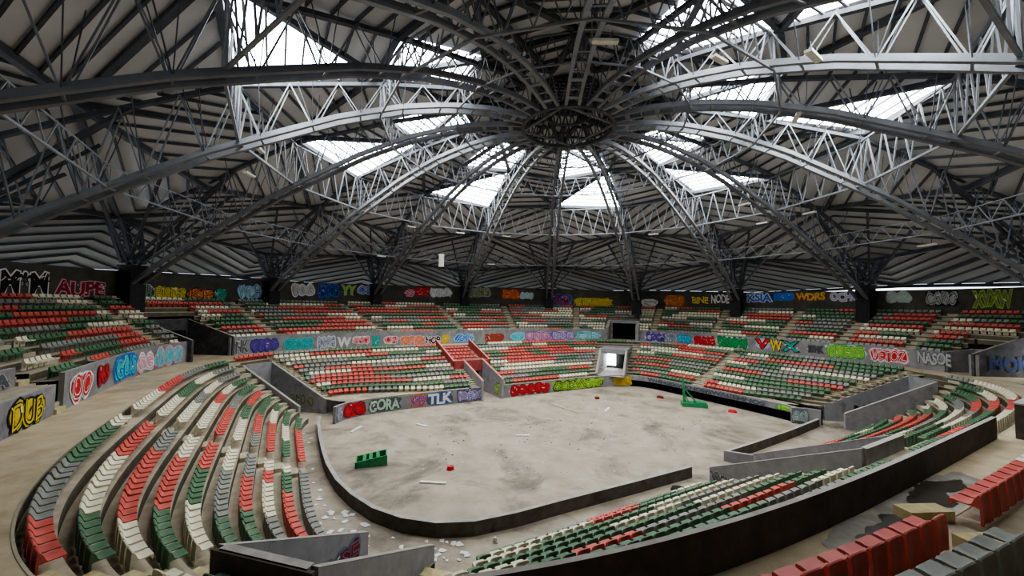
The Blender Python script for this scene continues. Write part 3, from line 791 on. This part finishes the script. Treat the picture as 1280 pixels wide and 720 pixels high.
# ring trusses
RING = [('innermost', 10.2, z_low(10.2) + .0, 29.0, 3, 'msteel', .12, .07), ('inner', 16.2, z_low(16.2) - .1, z_roof(16.4) - .75, 4, 'steel', .13, .08),
        ('middle', 25.4, z_low(25.4) + .35, z_roof(25.6) - .7, 5, 'steel', .16, .09), ('outer', 32.2, z_low(32.2) + .1, z_low(32.2) + 1.5, 6, 'steel', .11, .06)]
for nm, r, zb, zt, nv, mt, wc, ww in RING:
    for j in range(-8, 8):
        A, B = DP(r, j, zb), DP(r, j + 1, zb); A2, B2 = DP(r, j, zt), DP(r, j + 1, zt)
        cen = (A + B) / 2
        e = empty('ring_truss', 'pale lattice truss, %s ring, right of rib %s' % (nm, ribname(j)), 'ring truss', cen, nm + ' ring trusses')
        mb = MB(); mb.bar(A - cen, B - cen, wc); mb.build('bottom_beam', M[mt], e)
        mb = MB(); mb.bar(A2 - cen, B2 - cen, wc * (.9 if nm != 'outer' else .6)); mb.build('top_beam', M[mt], e)
        mb = MB()
        for i in range(nv):
            p0 = A.lerp(B, i / nv); p1 = A.lerp(B, (i + 1) / nv); q = A2.lerp(B2, (i + .5) / nv)
            mb.bar(p0 - cen, q - cen, ww); mb.bar(p1 - cen, q - cen, ww)
        mb.bar(A - cen, A2 - cen, ww); mb.build('web_member', M[mt], e)

# compression hub
cen = DP(0, 0, z_low(4.1)); e = empty('dome_hub', 'dark round steel hub at the crown where all ribs meet', 'hub', cen)
def ringbars(mb, r, z, w, h=None, n=32):
    for i in range(n):
        a, b = DP(r, i * 16 / n, z), DP(r, (i + 1) * 16 / n, z); mb.bar(a - cen, b - cen, w, h)
mb = MB(); ringbars(mb, 4.15, z_low(4.1), .3); mb.build('lower_ring', M['dsteel'], e)
mb = MB(); ringbars(mb, 3.2, z_low(4.1) + 2.9, .35); mb.build('upper_ring', M['dsteel'], e)
mb = MB(); ringbars(mb, 2.2, z_low(4.1) + 1.3, .15); mb.build('inner_ring', M['dsteel'], e)
mb = MB()
for off in (0, 2):
    for i in range(4):
        mb.bar(DP(4.1, off + i * 4 + .4, z_low(4.1) + .02) - cen, DP(4.1, off + i * 4 + 4.4, z_low(4.1) + .02) - cen, .14) if off == 0 else None
mb.build('diamond_brace', M['msteel'], e)
mb = MB()
for i in range(32):
    mb.bar(DP(4.1, i / 2, z_low(4.1)) - cen, DP(3.2, i / 2 + .5, z_low(4.1) + 2.9) - cen, .1)
    mb.bar(DP(4.1, i / 2, z_low(4.1)) - cen, DP(3.2, i / 2 - .5, z_low(4.1) + 2.9) - cen, .1)
for i in range(-5, 6):
    y = i * .55; L = math.sqrt(max(0, 9.5 - y * y))
    mb.bar(DP(0, 0, z_low(4.1) + 2.7) + Vector((-L, y, 0)) - cen, DP(0, 0, z_low(4.1) + 2.7) + Vector((L, y, 0)) - cen, .16)
    mb.bar(DP(0, 0, z_low(4.1) + 2.6) + Vector((y, -L, 0)) - cen, DP(0, 0, z_low(4.1) + 2.6) + Vector((y, L, 0)) - cen, .16)
mb.build('cage', M['dsteel'], e)

# lamps hanging under the steel
LAMPS = [(.378, 7.82, .425, 1.5, 'overhead beside the ladder like rib'), (.52, 6.31, .375, 1.5, 'upper right under a dark rib'), (.40, 6.5, .42, 1.3, 'upper right close to the hub'),
         (.48, 4.9, .40, 1.5, 'right, below the pale rib'), (.74, -2.14, .302, 1.3, 'left part of the middle ring'), (.73, -1.42, .302, 1.3, 'middle ring, left of centre'),
         (.72, -.72, .302, 1.3, 'middle ring near the centre'), (.735, 1.44, .302, 1.3, 'middle ring right of centre'), (.88, -2.28, .195, 1.3, 'outer ring on the left'), (.86, -.84, .195, 1.2, 'outer ring left of centre'),
         (.79, 3.18, .302, 1.3, 'right part of the middle ring'), (.80, 2.67, .302, 1.3, 'middle ring on the right, lower one'), (.62, 2.9, .33, 1.3, 'inside the middle ring on the right'),
         (1.0, 3.62, .19, 1.5, 'outer ring at the far right'), (.69, -4.77, .325, 1.5, 'left, under the long pale rib'), (.76, -4.35, .305, 1.3, 'left, beside the middle ring'), (1.05, -4.6, .32, 1.6, 'far left under the roof')]
for r, j, z, L, nm in LAMPS:
    c = DP(r * S, j, z * S + 10.8 - .25); th = AZ0 + j * PI / 8
    e = empty('ceiling_lamp', 'pale box lamp hanging from the roof steel, %s' % nm, 'lamp', c, 'box lamps under the roof')
    mb = MB(); mb.box((0, 0, 0), L, .34, .16, -th); mb.build('lamp_housing', M['lampm'], e)
    
    for hx in (-.4, .4): mb = MB(); mb.bar((hx * math.cos(th), -hx * math.sin(th), .16), (hx * math.cos(th), -hx * math.sin(th), .7), .04); mb.build('hanger', M['dsteel'], e)
c = DP(.78 * S, -1.62, .2 * S + 10.3); e = empty('hanging_panel', 'white panel dangling upright below the roof, left of centre', 'panel', c)
mb = MB(); mb.box((0, 0, -1.0), .75, .12, 1.9, .1); mb.build('panel_sheet', M['lampm'], e)
mb = MB(); mb.bar((0, 0, .9), (0, 0, 4.5), .03); mb.build('cable', M['dsteel'], e)

# ================================================================== THINGS ON THE FLOOR
def floor_thing(name, label, cat, mb, mat, u, v, z, rz=0, group=None):
    o = mb.build(name, mat); o.location = W(u, v, z); o.rotation_euler = (0, 0, PHI + rz); return tag(o, label, cat, group)

# toppled green hoop base at the left, with ribs and open slots
e = empty('hoop_base', 'green wedge shaped basketball hoop base lying on the rink by the left kerb', 'hoop base', W(-18.2, -.9, 0))
e.rotation_euler = (0, 0, .32)
mb = MB(); Wd, Dp = 2.0, 1.25
def wedge(x): return .38 + .30 * (x + 1.0) / 2.0
for y in (-Dp / 2, Dp / 2 - .08):
    mb.hexa([(-1, y, 0), (1, y, 0), (1, y + .08, 0), (-1, y + .08, 0)], [(-1, y, wedge(-1)), (1, y, wedge(1)), (1, y + .08, wedge(1)), (-1, y + .08, wedge(-1))])
for x in (-1, .92):
    mb.hexa([(x, -Dp / 2, 0), (x + .08, -Dp / 2, 0), (x + .08, Dp / 2, 0), (x, Dp / 2, 0)], [(x, -Dp / 2, wedge(x)), (x + .08, -Dp / 2, wedge(x)), (x + .08, Dp / 2, wedge(x)), (x, Dp / 2, wedge(x))])
mb.box((0, 0, .02), 1.9, 1.15, .05); mb.build('box_frame', M['gpaint'], e)
mb = MB()
for x in (-.55, -.15, .3): 
    mb.hexa([(x, -Dp / 2, wedge(x) - .07), (x + .22, -Dp / 2, wedge(x) - .07), (x + .22, Dp / 2, wedge(x) - .07), (x, Dp / 2, wedge(x) - .07)], [(x, -Dp / 2, wedge(x)), (x + .22, -Dp / 2, wedge(x + .22)), (x + .22, Dp / 2, wedge(x + .22)), (x, Dp / 2, wedge(x))])
mb.build('cross_slat', M['gpaint'], e)
# upright green hoop base at the right
e = empty('hoop_base', 'green hoop base with leaning mast standing at the far right of the rink', 'hoop base', W(16.2, -.3, 0)); e.rotation_euler = (0, 0, -.25)
mb = MB(); mb.box((.3, 0, 0), 2.6, 1.3, .42); mb.box((.9, 0, .42), 1.2, 1.1, .12); mb.build('base_frame', M['gpaint'], e)
mb = MB(); mb.bar((-.7, 0, .4), (-.85, 0, 3.0), .22); mb.bar((-.55, .2, .4), (-.82, 0, 2.2), .1); mb.build('mast', M['gpaint'], e)
mb = MB(); mb.bar((.5, -.3, .5), (-.78, 0, 2.0), .12); mb.bar((.5, .3, .5), (-.78, 0, 2.0), .12); mb.bar((-.3, -.5, .45), (-.8, 0, 1.6), .09); mb.build('brace', M['gpaint'], e)
# planks and boards
for u, v, L, rz, mt, lab in [(-17.9, 7.35, 1.7, .9, 'paper', 'pale board lying near the red front wall graffiti'), (-15.5, -5.7, 1.6, -.6, 'lampm', 'long thin pale board on the near left of the rink'),
                             (-12.6, 5.9, 1.3, -1.1, 'paper', 'white strip lying in the left rear of the rink'), (2.6, 5.0, 4.2, -1.5, 'wood', 'long thin stick lying at the rear centre of the rink'),
                             (6.4, 2.6, 1.9, .6, 'paper', 'white plank lying right of centre on the rink'), (-6.0, -.6, 1.1, -.5, 'paper', 'small white strip at the centre of the rink')]:
    mb = MB(); mb.box((0, 0, 0), L, .24 if mt != 'wood' else .1, .08); floor_thing('plank', lab, 'plank', mb, M[mt], u, v, .01, rz)
def blob(n, r, h, seed, flat=.0):
    q = random.Random(seed); mb = MB(); P = []
    for i in range(n):
        a = 2 * PI * i / n; rr = r * q.uniform(.6, 1.25); P.append((rr * math.cos(a), rr * math.sin(a)))
    vs = [(x, y, 0) for x, y in P] + [(x * .8, y * .8, h) for x, y in P] + [(0, 0, h * 1.15)]
    fs = [(i, (i + 1) % n, n + (i + 1) % n, n + i) for i in range(n)] + [(n + i, n + (i + 1) % n, 2 * n) for i in range(n)]
    mb.add(vs, fs); return mb
for u, v, r, lab in [(-13.8, -4.3, .26, 'crumpled red scrap on the left half of the rink'), (16.4, 4.1, .5, 'dark red scrap near the far right of the rink'), (17.9, -4.0, .5, 'red scrap by the black void on the right'), (9.0, 7.0, .4, 'small red brown scrap at the rear of the rink')]:
    floor_thing('scrap', lab, 'debris', blob(9, r, .22, int(u * 7)), paint('red' if 'brown' not in lab and 'dark' not in lab else 'maroon'), u, v, .01)
floor_thing('rag', 'dark crumpled rag lying beside the near kerb', 'rag', blob(11, .45, .18, 5), paint('black'), -3.0, -13.5, .01)
floor_thing('bottle_scrap', 'small white object at the foot of the near kerb', 'debris', blob(7, .1, .22, 8), M['paper'], -15.0, -12.9, .01)
# papers on the left walkway
q = random.Random(3)
nm = 0
def kerb_u(v): return interp(-v, [-11, -4.8, -1, 4.1, 6.4, 8.4, 10, 11.2, 12], [-20.5, -20.95, -21.0, -20.7, -20.2, -19.5, -18.5, -17.2, -15.6])
for i in range(70):
    v = q.uniform(-13.4, -6.5) if i < 60 else q.uniform(-6, 9); lo_ = -21.9 if v < -6 else -22.2
    if v < -11.2: lo_ = -19.6
    hi_ = kerb_u(v) - .4
    if hi_ < lo_ + .1: continue
    u = q.uniform(lo_, hi_) if v < -6 else q.uniform(-21.9, -21.4)
    nm += 1; mb = MB(); a = q.uniform(.08, .2); b = a * q.uniform(.5, .9)
    mb.add([(-a, -b, .0), (a, -b * .8, .012), (a * .9, b, .0), (-a * .7, b * .9, .016)], [(0, 1, 2, 3)])
    floor_thing('paper_sheet', 'white paper scrap littering the walkway by the left kerb', 'paper', mb, M['paper'], u, v, .02, q.uniform(0, 3), 'papers on the left walkway')
mb = MB()
for i in range(420):
    u, v = q.gauss(0, 8), q.gauss(-.5, 4.2)
    if abs(u) > 18.5 or abs(v) > 10: continue
    s = q.uniform(.02, .07); a = q.uniform(0, 3); p = W(u, v, .0)
    mb.box(p, s * 2, s, q.uniform(.01, .05), a, q.choice([0, 0, 0, 1, 2]))
tag(mb.build('rubble', [M['paper'], M['dark'], M['wood']]), 'fine rubble and litter scattered over the rink floor', 'rubble', None, 'stuff')
# puddle on the near concourse
def patch(name, label, cat, pts, mat, z, kind=None, sub=3, jit=.25, seed=1):
    q = random.Random(seed); P = [Vector(p) for p in pts]
    for _ in range(sub):
        R = []
        for i in range(len(P)):
            a, b = P[i], P[(i + 1) % len(P)]; d = b - a
            R += [a, (a + b) / 2 + Vector((-d.y, d.x)) * q.uniform(-jit, jit)]
        P = R
    c = sum(P, Vector((0, 0))) / len(P); mb = MB(); n = len(P)
    mb.add([W(p.x, p.y, z) for p in P], [tuple(range(n))])
    l = W(c.x, c.y, z); o = local(mb, l).build(name, mat); o.location = l
    return tag(o, label, cat, None, kind)
patch('damp_patch', 'grey damp ring around the puddle on the near concourse', 'stain', [(-13.2, -25.9), (-12.2, -24.6), (-9.6, -24.5), (-7, -24.45), (-4.6, -24.5), (-2.6, -24.9), (-3.2, -25.8), (-6.5, -25.9), (-9, -26.0)], M['puddle_edge'], ZC + .012, jit=.12)
patch('puddle', 'dark puddle on the concourse left of the foreground aisle', 'puddle', [(-12.0, -25.7), (-11.2, -24.9), (-9.4, -24.8), (-8.2, -24.9), (-8.5, -25.6), (-10, -25.8)], M['glint'], ZC + .024, jit=.2, seed=3)
patch('puddle', 'dark wet patch farther along the concourse below the pier', 'puddle', [(-8.0, -25.3), (-6.8, -24.7), (-4.6, -24.75), (-3.6, -25.1), (-4.4, -25.5), (-6.5, -25.6)], M['glint'], ZC + .024, jit=.18, seed=6)

# ================================================================== GRAFFITI
FONT_CACHE = {}
def text_mesh(s, off, shear=0.0):
    key = (s, round(off, 3), shear)
    if key in FONT_CACHE: return FONT_CACHE[key]
    cu = bpy.data.curves.new('t', 'FONT'); cu.body = s; cu.size = 1; cu.offset = off; cu.shear = shear; cu.resolution_u = 3; cu.space_character = .93
    ob = bpy.data.objects.new('t', cu); col.objects.link(ob)
    dg = bpy.context.evaluated_depsgraph_get(); ev = ob.evaluated_get(dg); me = ev.to_mesh()
    vs = [tuple(v.co) for v in me.vertices]; fs = [tuple(p.vertices) for p in me.polygons]
    ev.to_mesh_clear(); bpy.data.objects.remove(ob); bpy.data.curves.remove(cu)
    FONT_CACHE[key] = (vs, fs); return vs, fs
ALLG = []
def graffiti(place, w, h, text, c1, c2, bg, label, parent, seed=0):
    """place(x, y, off) -> world point; x in 0..w, y in 0..h"""
    q = random.Random(seed); q2 = random; layers = []
    mats = []
    def mi(c):
        m = paint(c)
        if m not in mats: mats.append(m)
        return mats.index(m)
    mb = MB()
    def blobpoly(x0, y0, x1, y1, c, off, n=22, j=.12):
        P = []
        for i in range(n):
            a = 2 * PI * i / n; ca, sa = math.cos(a), math.sin(a)
            kx = math.copysign(abs(ca) ** .45, ca); ky = math.copysign(abs(sa) ** .45, sa)
            rr = 1 + q.uniform(-j, j)
            P.append(place((x0 + x1) / 2 + (x1 - x0) / 2 * kx * rr, max(.02, min(h * 1.04, (y0 + y1) / 2 + (y1 - y0) / 2 * ky * rr)), off))
        c_ = place((x0 + x1) / 2, (y0 + y1) / 2, off)
        mb.add(P + [c_], [(i, (i + 1) % n, n) for i in range(n)], mi(c))
    if bg: blobpoly(0, .02 * h, w, .98 * h, bg, .015)
    if text:
        vs0, _ = text_mesh(text, .0)
        x0 = min(v[0] for v in vs0); x1 = max(v[0] for v in vs0); y0 = min(v[1] for v in vs0); y1 = max(v[1] for v in vs0)
        plain = text in ('M*M', 'AUPE', 'TLK', 'NODE', 'BINE', 'WDRS', 'KSIA', 'OCHO', 'ETHK', 'NASOE', 'NK', 'CORA', 'XVXW', 'YY', 'V', 'W', 'X', 'SUYO 40', 'MEL', 'HOP', 'AKE', 'MOK') or len(text) > 8
        if not plain:
            nL = len(text); cw = w * .9 / nL
            for kk, grow, c_, lf in ((0, 1.28, c2, .02), (1, 1.08, c1, .03)):
                for li in range(nL):
                    rr = q2.Random(seed * 31 + li); cx_ = w * .05 + cw * (li + .5); hh = h * rr.uniform(.36, .43) * grow; ww = cw * .56 * grow; cy_ = h * (.5 + rr.uniform(-.05, .05)); P = []
                    for i in range(14):
                        a_ = 2 * PI * i / 14; wob = 1 + .12 * math.sin(3 * a_ + seed + li)
                        P.append(place(cx_ + ww * math.cos(a_) * wob, cy_ + hh * math.sin(a_) * wob, lf + .001 * li))
                    mb.add(P, [tuple(range(14))], mi(c_))
        for off, c, lift, g in (((.085, c2, .03, 1), (.035, c1, .045, 1)) if plain else ((.03, c2, .05, 1), (-.008, c1, .058, 1))):
            vs, fs = text_mesh(text, off)
            def mp(v):
                x = (v[0] - x0) / (x1 - x0); y = (v[1] - y0) / max(.01, (y1 - y0))
                yy = y + .07 * math.sin(x * 9 + seed)
                return place(w * (.06 + .88 * x), h * (.10 + .80 * yy), lift)
            mb.add([mp(v) for v in vs], fs, mi(c))
    # highlights and drips
    for i in range(int(5 + w * 1.2)):
        x = q.uniform(.05, .95) * w; y = q.uniform(.2, .85) * h; L = q.uniform(.06, .22) * h; a = q.uniform(0, PI); t = q.uniform(.02, .05)
        c = q.choice(['white', c2, 'white' if bg else c1])
        dx, dy = math.cos(a) * L, math.sin(a) * L; nx, ny = -math.sin(a) * t, math.cos(a) * t
        mb.add([place(x + nx, y + ny, .06), place(x - nx, y - ny, .06), place(x + dx - nx, y + dy - ny, .06), place(x + dx + nx, y + dy + ny, .06)], [(0, 1, 2, 3)], mi(c))
    o = mb.build('graffiti', mats, parent); o['label'] = label
    return o
def curve_place(f, p0, p1, z0):
    # x runs from p0 to p1 (arc), y up, off towards the rink
    n = 24; ps = [p0 + (p1 - p0) * i / n for i in range(n + 1)]; L = [0]
    for a, b in zip(ps[:-1], ps[1:]): L.append(L[-1] + (wp(a, f(math.radians(a)), 0) - wp(b, f(math.radians(b)), 0)).length)
    tot = L[-1]
    def pl(x, y, off):
        psi = interp(max(-.5, min(tot + .5, x)), L, ps)
        if x < 0: psi = p0 + (p1 - p0) * x / tot
        if x > tot: psi = p0 + (p1 - p0) * x / tot
        return wp(psi, f(math.radians(psi)) - off - .01, z0 + y)
    return pl, tot
WALLS = {'mid': ('wall_concourse', r_mid), 'back': ('wall_back', r_back), 'far0': ('wall_rink_far', lambda p: r_far0(p) - .02)}
CN = {'ltblue': 'light blue', 'dkgreen': 'dark green', 'dkgrey': 'dark grey', 'navy2': 'navy'}
G = [
('back', 162.3, 157.5, 10.87, 12.92, 'M*M', 'black', 'white', None),
('back', 157.2, 151.3, 10.54, 12.31, 'AUPE', 'maroon', 'pink', None),
('back', 148.3, 145.2, 10.27, 12.35, 'WR', 'dkgreen', 'grey', None),
('back', 145.3, 140.7, 10.2, 12.25, 'PKNS', 'yellow', 'dkgreen', 'gold'),
('back', 140.6, 136.5, 10.13, 12.14, 'KE', 'orange', 'black', 'red'),
('back', 136.3, 134.5, 10.8, 12.34, '2', 'teal', 'dkgreen', None),
('back', 132.7, 128.3, 11.07, 13.13, 'WCH', 'ltblue', 'navy', None),
('back', 122.8, 118.0, 11.81, 13.78, 'TOG', 'grey', 'white', None),
('back', 117.4, 112.7, 11.56, 13.89, 'HIT', 'navy', 'blue', 'navy2'),
('back', 112.3, 109.0, 12.15, 13.93, 'YY', 'lime', 'grey', None),
('back', 108.6, 105.3, 12.36, 13.94, 'OK', 'blue', 'white', None),
('back', 97.2, 94.7, 12.05, 13.59, 'S', 'pink', 'maroon', None),
('back', 94.7, 91.2, 12.24, 14.1, 'O', 'red', 'maroon', 'red'),
('back', 91.0, 85.1, 12.19, 13.94, 'NKA', 'white', 'grey', None),
('back', 81.0, 74.6, 12.35, 14.47, 'EST', 'olive', 'grey', None),
('back', 71.5, 66.6, 12.16, 14.01, 'FX', 'orange', 'red', None),
('back', 66.6, 62.8, 12.22, 13.45, 'ANY', 'ltblue', 'white', None),
('back', 58.2, 52.2, 10.48, 13.09, 'RO', 'maroon', 'blue', 'navy'),
('back', 51.7, 41.5, 10.58, 12.59, 'BRKER', 'yellow', 'olive', 'gold'),
('back', 34.2, 31.0, 10.91, 12.57, 'S', 'grey', 'white', None),
('back', 28.9, 24.4, 11.27, 13.17, 'TES', 'orange', 'brown', 'orange'),
('back', 22.6, 18.4, 11.74, 13.0, 'BINE', 'yellow', 'black', None),
('back', 18.2, 13.6, 11.76, 13.37, 'NODE', 'white', 'black', None),
('back', 10.1, 4.6, 12.03, 13.77, 'KSIA', 'blue', 'white', 'navy'),
('back', 4.5, 0.6, 12.27, 13.81, '', 'navy', 'navy', 'blue'),
('back', 0.4, -5.2, 12.25, 13.93, 'WDRS', 'gold', 'brown', 'maroon'),
('back', -5.5, -10.6, 12.13, 14.13, 'OCHO', 'lilac', 'white', None),
('back', -13.9, -17.0, 11.93, 13.83, 'S2', 'mint', 'grey', None),
('back', -18.6, -22.4, 11.57, 13.42, 'CARO', 'grey', 'black', 'black'),
('back', -23.7, -27.9, 11.43, 13.2, 'XVXW', 'olive', 'lime', None),
('mid', -171.2, -176.0, 4.29, 6.88, 'DUB', 'yellow', 'black', None),
('mid', -179.7, 174.8, 4.94, 6.85, 'OO', 'red', 'white', None),
('mid', 173.5, 170.5, 5.58, 6.84, 'KS', 'red', 'maroon', None),
('mid', 169.0, 162.6, 5.3, 7.02, 'GUS', 'cyan', 'blue', 'blue'),
('mid', 162.4, 158.0, 5.04, 6.8, 'SG', 'pink', 'white', None),
('mid', 157.8, 151.3, 5.11, 6.86, 'WOK', 'cyan', 'pink', None),
('mid', 141.8, 139.6, 5.24, 6.79, 'NK', 'dkgrey', 'grey', None),
('mid', 139.3, 134.6, 5.2, 6.73, 'GNOG', 'purple', 'navy', None),
('mid', 133.8, 128.6, 5.0, 6.63, 'GEONE', 'teal', 'cyan', None),
('mid', 128.1, 124.4, 5.11, 6.71, 'KSBH', 'slate', 'white', None),
('mid', 124.2, 121.4, 5.2, 6.54, 'W', 'white', 'grey', None),
('mid', 121.0, 117.3, 5.53, 6.57, 'EHO', 'red', 'white', 'white'),
('mid', 116.5, 115.2, 5.03, 6.52, 'I', 'teal', 'teal', None),
('mid', 113.8, 110.4, 5.38, 6.47, 'ON', 'red', 'white', 'white'),
('mid', 109.7, 102.9, 5.06, 6.51, 'AMA', 'orange', 'pink', 'peach'),
('mid', 102.6, 97.7, 5.18, 6.33, 'HOP', 'black', 'white', 'pink'),
('mid', 97.4, 95.0, 5.12, 6.52, '', 'gold', 'gold', 'gold'),
('mid', 93.1, 86.4, 5.26, 6.58, 'AB', 'blue', 'ltblue', 'blue'),
('mid', 82.4, 75.3, 5.11, 6.48, 'SCHO', 'brown', 'red', 'maroon'),
('mid', 72.4, 68.1, 5.11, 6.66, 'Y', 'cyan', 'ltblue', 'cyan'),
('mid', 67.8, 59.1, 5.01, 6.73, 'UNG', 'pink', 'purple', 'pink'),
('mid', 58.8, 51.5, 4.91, 6.68, 'RSE', 'lilac', 'purple', 'pink'),
('mid', 51.2, 44.1, 4.85, 6.67, 'CIE', 'ltblue', 'teal', 'ltblue'),
('mid', 31.9, 26.6, 5.07, 6.7, 'CHUM', 'purple', 'navy', 'lilac'),
('mid', 26.4, 23.8, 5.26, 6.71, 'H', 'slate', 'grey', None),
('mid', 23.4, 19.8, 5.3, 6.72, '345', 'cyan', 'blue', 'slate'),
('mid', 19.2, 13.3, 4.97, 6.69, 'SCENE', 'red', 'maroon', 'pink'),
('mid', 13.1, 5.1, 5.03, 6.89, 'FRACAS', 'green', 'dkgreen', 'mint'),
('mid', 3.4, 0.3, 5.56, 7.31, 'V', 'red', 'black', 'lilac'),
('mid', 0.2, -2.4, 5.31, 7.01, 'W', 'yellow', 'black', None),
('mid', -2.6, -5.6, 5.5, 6.94, 'X', 'teal', 'black', None),
('mid', -7.4, -10.3, 5.7, 6.58, 'ETHK', 'dkgrey', 'black', None),
('mid', -10.7, -17.0, 5.39, 6.96, 'NUEVE', 'lime', 'green', 'mint'),
('mid', -17.6, -23.0, 5.45, 6.91, 'VETOZ', 'red', 'white', 'pink'),
('mid', -23.9, -28.6, 5.65, 6.99, 'NASOE', 'grey', 'dkgrey', None),
('far0', 156.0, 150.2, 0.05, 1.56, 'S', 'grey', 'slate', 'grey'),
('far0', 149.8, 144.4, -0.41, 1.17, 'OO', 'red', 'maroon', 'red'),
('far0', 144.0, 136.6, -0.47, 1.03, 'CORA', 'mint', 'dkgreen', 'dkgrey'),
('far0', 134.0, 129.9, -0.29, 1.12, 'SB', 'purple', 'orange', 'brown'),
('far0', 129.6, 120.5, -0.23, 1.14, 'TLK', 'white', 'blue', 'dkgrey'),
('far0', 118.8, 106.0, -0.07, 1.17, 'NREDA', 'lilac', 'navy', 'slate'),
('far0', 90.4, 64.2, -0.24, 1.33, 'NODUR', 'red', 'maroon', 'pink'),
('far0', 63.3, 39.4, -0.54, 1.44, 'SUSWVS', 'lime', 'black', 'lime'),
('far0', 36.1, 30.0, -0.49, 0.94, 'OO', 'gold', 'brown', 'gold'),
]
WN = {'mid': 'concourse wall', 'back': 'dark back wall', 'far0': 'rink front wall'}
for n_, (w_, a0, a1, z0, z1, txt, c1, c2, bg) in enumerate(G):
    par = bpy.data.objects[WALLS[w_][0]]
    if w_ == 'mid' and a0 < -160 and a1 < -160 and a0 > -175:
        par = bpy.data.objects['wall_concourse_left']; a0 += 360; a1 += 360; z0, z1 = 5.2, 6.55
    if w_ == 'mid':
        if a0 < -170: a0 += 360
        z0, z1 = max(z0, 5.2), min(z1, 7.0)
    if w_ == 'far0': z0, z1 = .08, 1.38; a0 = min(a0, 152.3)
    if w_ == 'far0' and txt == 'OO' and c1 == 'gold': txt = ''
    if w_ == 'back': z0 = max(z0, 11.0); z1 = min(z1 + .1, z_wall(a0) - .1)
    if w_ == 'mid' and a0 > 179 and a1 < 176: a0 = 179.4
    pl, tot = curve_place(WALLS[w_][1], a0, a1, z0)
    graffiti(pl, tot, z1 - z0, txt, c1, c2, bg, '%s spray painted lettering on the %s' % (CN.get(c1, c1), WN[w_]), par, n_)
# pieces on straight walls
def plane_place(A, B, z0, side=1):
    A = Vector(A); B = Vector(B); d = (B - A); L = d.length; d.normalize(); nrm = Vector((d.y, -d.x)) * side
    def pl(x, y, off):
        p = A + d * x + nrm * (off + .01); return W(p.x, p.y, z0 + y)
    return pl, L
T = TR['near_left']
def tp(T, a, l): return (T.u + T.e[0] * a + T.n[0] * l, T.v + T.e[1] * a + T.n[1] * l)
M_ = bpy.data.objects
# left wall of the bottom left exit (its inner face), far left exit, right corner exits
def tr_graf(T, wl, a0, a1, side, z0, h, *a):
    l = wl * (T.w / 2)
    A, B = tp(T, a0, l), tp(T, a1, l); pl, L = plane_place(A, B, z0, side); graffiti(pl, L, h, *a)
tr_graf(TR['near_left'], -1, 3.6, .4, 1, .15, 1.1, 'ARSE', 'maroon', 'slate', None, 'dark red and blue scribble on the inner exit wall', M_['wall_exit_near_left'], 71)
tr_graf(TR['far_left'], -1, 4.6, 1.2, 1, .5, 1.2, 'SUYO 40', 'olive', 'grey', None, 'olive scrawl on the inner exit wall', M_['wall_exit_far_left'], 72)
tr_graf(TR['right_corner'], 1, 2.4, 5.0, 1, .7, 1.0, 'MEL', 'black', 'dkgrey', None, 'black scribble on the exit wall', M_['wall_exit_right'], 73)
TR['near_middle'].w += .46
tr_graf(TR['near_middle'], -1, 0.05, 2.4, 1, .12, .8, 'SNXKM', 'dkgrey', 'grey', None, 'dark grey scribble low on the exit wall', M_['wall_exit_near'], 74)
tr_graf(UT['right'], 1, 1.0, 4.6, 1, ZC + .5, 1.4, 'MOK', 'navy', 'dkgrey', None, 'dark blue tag on the dark exit wall', M_['wall_upper_exit_right'], 75)
tr_graf(TR['red_box'], -1, .4, 1.6, -1, .3, 1.4, 'AR', 'lime', 'olive', 'olive', 'olive block on the passage wall', M_['wall_exit_red'], 76)
TR['near_middle'].w -= .46
pl, L = curve_place(lambda p: r_far0(p) - .02, 27, -20, .9); graffiti(pl, L, .5, 'WMNSEXWKNOMSWAKEMNOS', 'dkgrey', 'slate', None, 'dark scribbles along the edge beam', M_['wall_overhang'], 77)
pl, L = curve_place(lambda p: r_far0(p) - .02, -20.5, -25, .9); graffiti(pl, L, .5, 'H', 'lime', 'green', 'green', 'green block at the end of the edge beam', M_['wall_overhang'], 78)
pl, L = plane_place((19.25, -9.0), (20.35, -9.9), .1, 1); pl2 = lambda x, y, o: pl(x, y, o + .14); graffiti(pl2, L, 1.2, 'HA', 'mint', 'slate', None, 'pale teal letters on the curved wall end', M_['wall_far_end'], 79)
pl, L = curve_place(lambda p: r_mid(p) + 1.25, 183.2, 189, 6.75); graffiti(pl, L, .7, 'AKE', 'dkgrey', 'grey', None, 'dark scribble on the set back wall', M_['wall_concourse_setback'], 80)

# numbers by the steps of the near exit
for i, a in enumerate((3.0, 4.6, 6.2)):
    T = TR['near_middle']; A = tp(T, a, -T.w / 2 - .22); B = tp(T, a + .5, -T.w / 2 - .22)
    pl, L = plane_place(A, B, 1.2 + (a - 3) * .45, 1); graffiti(pl, L, .45, str(3 + i), 'maroon', 'grey', None, 'small painted number on the exit wall', M_['wall_exit_near'], 90 + i)

# ================================================================== LIGHT, CAMERA
wd = bpy.data.worlds.new('World'); bpy.context.scene.world = wd; wd.use_nodes = True
bg = wd.node_tree.nodes['Background']; bg.inputs[0].default_value = (.85, .92, 1, 1); bg.inputs[1].default_value = 1.6

cd = bpy.data.cameras.new('Camera'); cd.sensor_width = 36; cd.lens = 500 / 1280 * 36; cd.clip_end = 500; cd.clip_start = .1
cam = bpy.data.objects.new('Camera', cd); col.objects.link(cam)
Mx = Matrix((RT, UP, -Fw)).transposed().to_4x4(); Mx.translation = CAM; cam.matrix_world = Mx
sc = bpy.context.scene; sc.camera = cam
sc.view_settings.view_transform = 'AgX'
sc.view_settings.look = 'AgX - Medium High Contrast'
sc.view_settings.exposure = 1.42
sc.cycles.max_bounces = 6; sc.cycles.diffuse_bounces = 4; sc.cycles.use_denoising = True
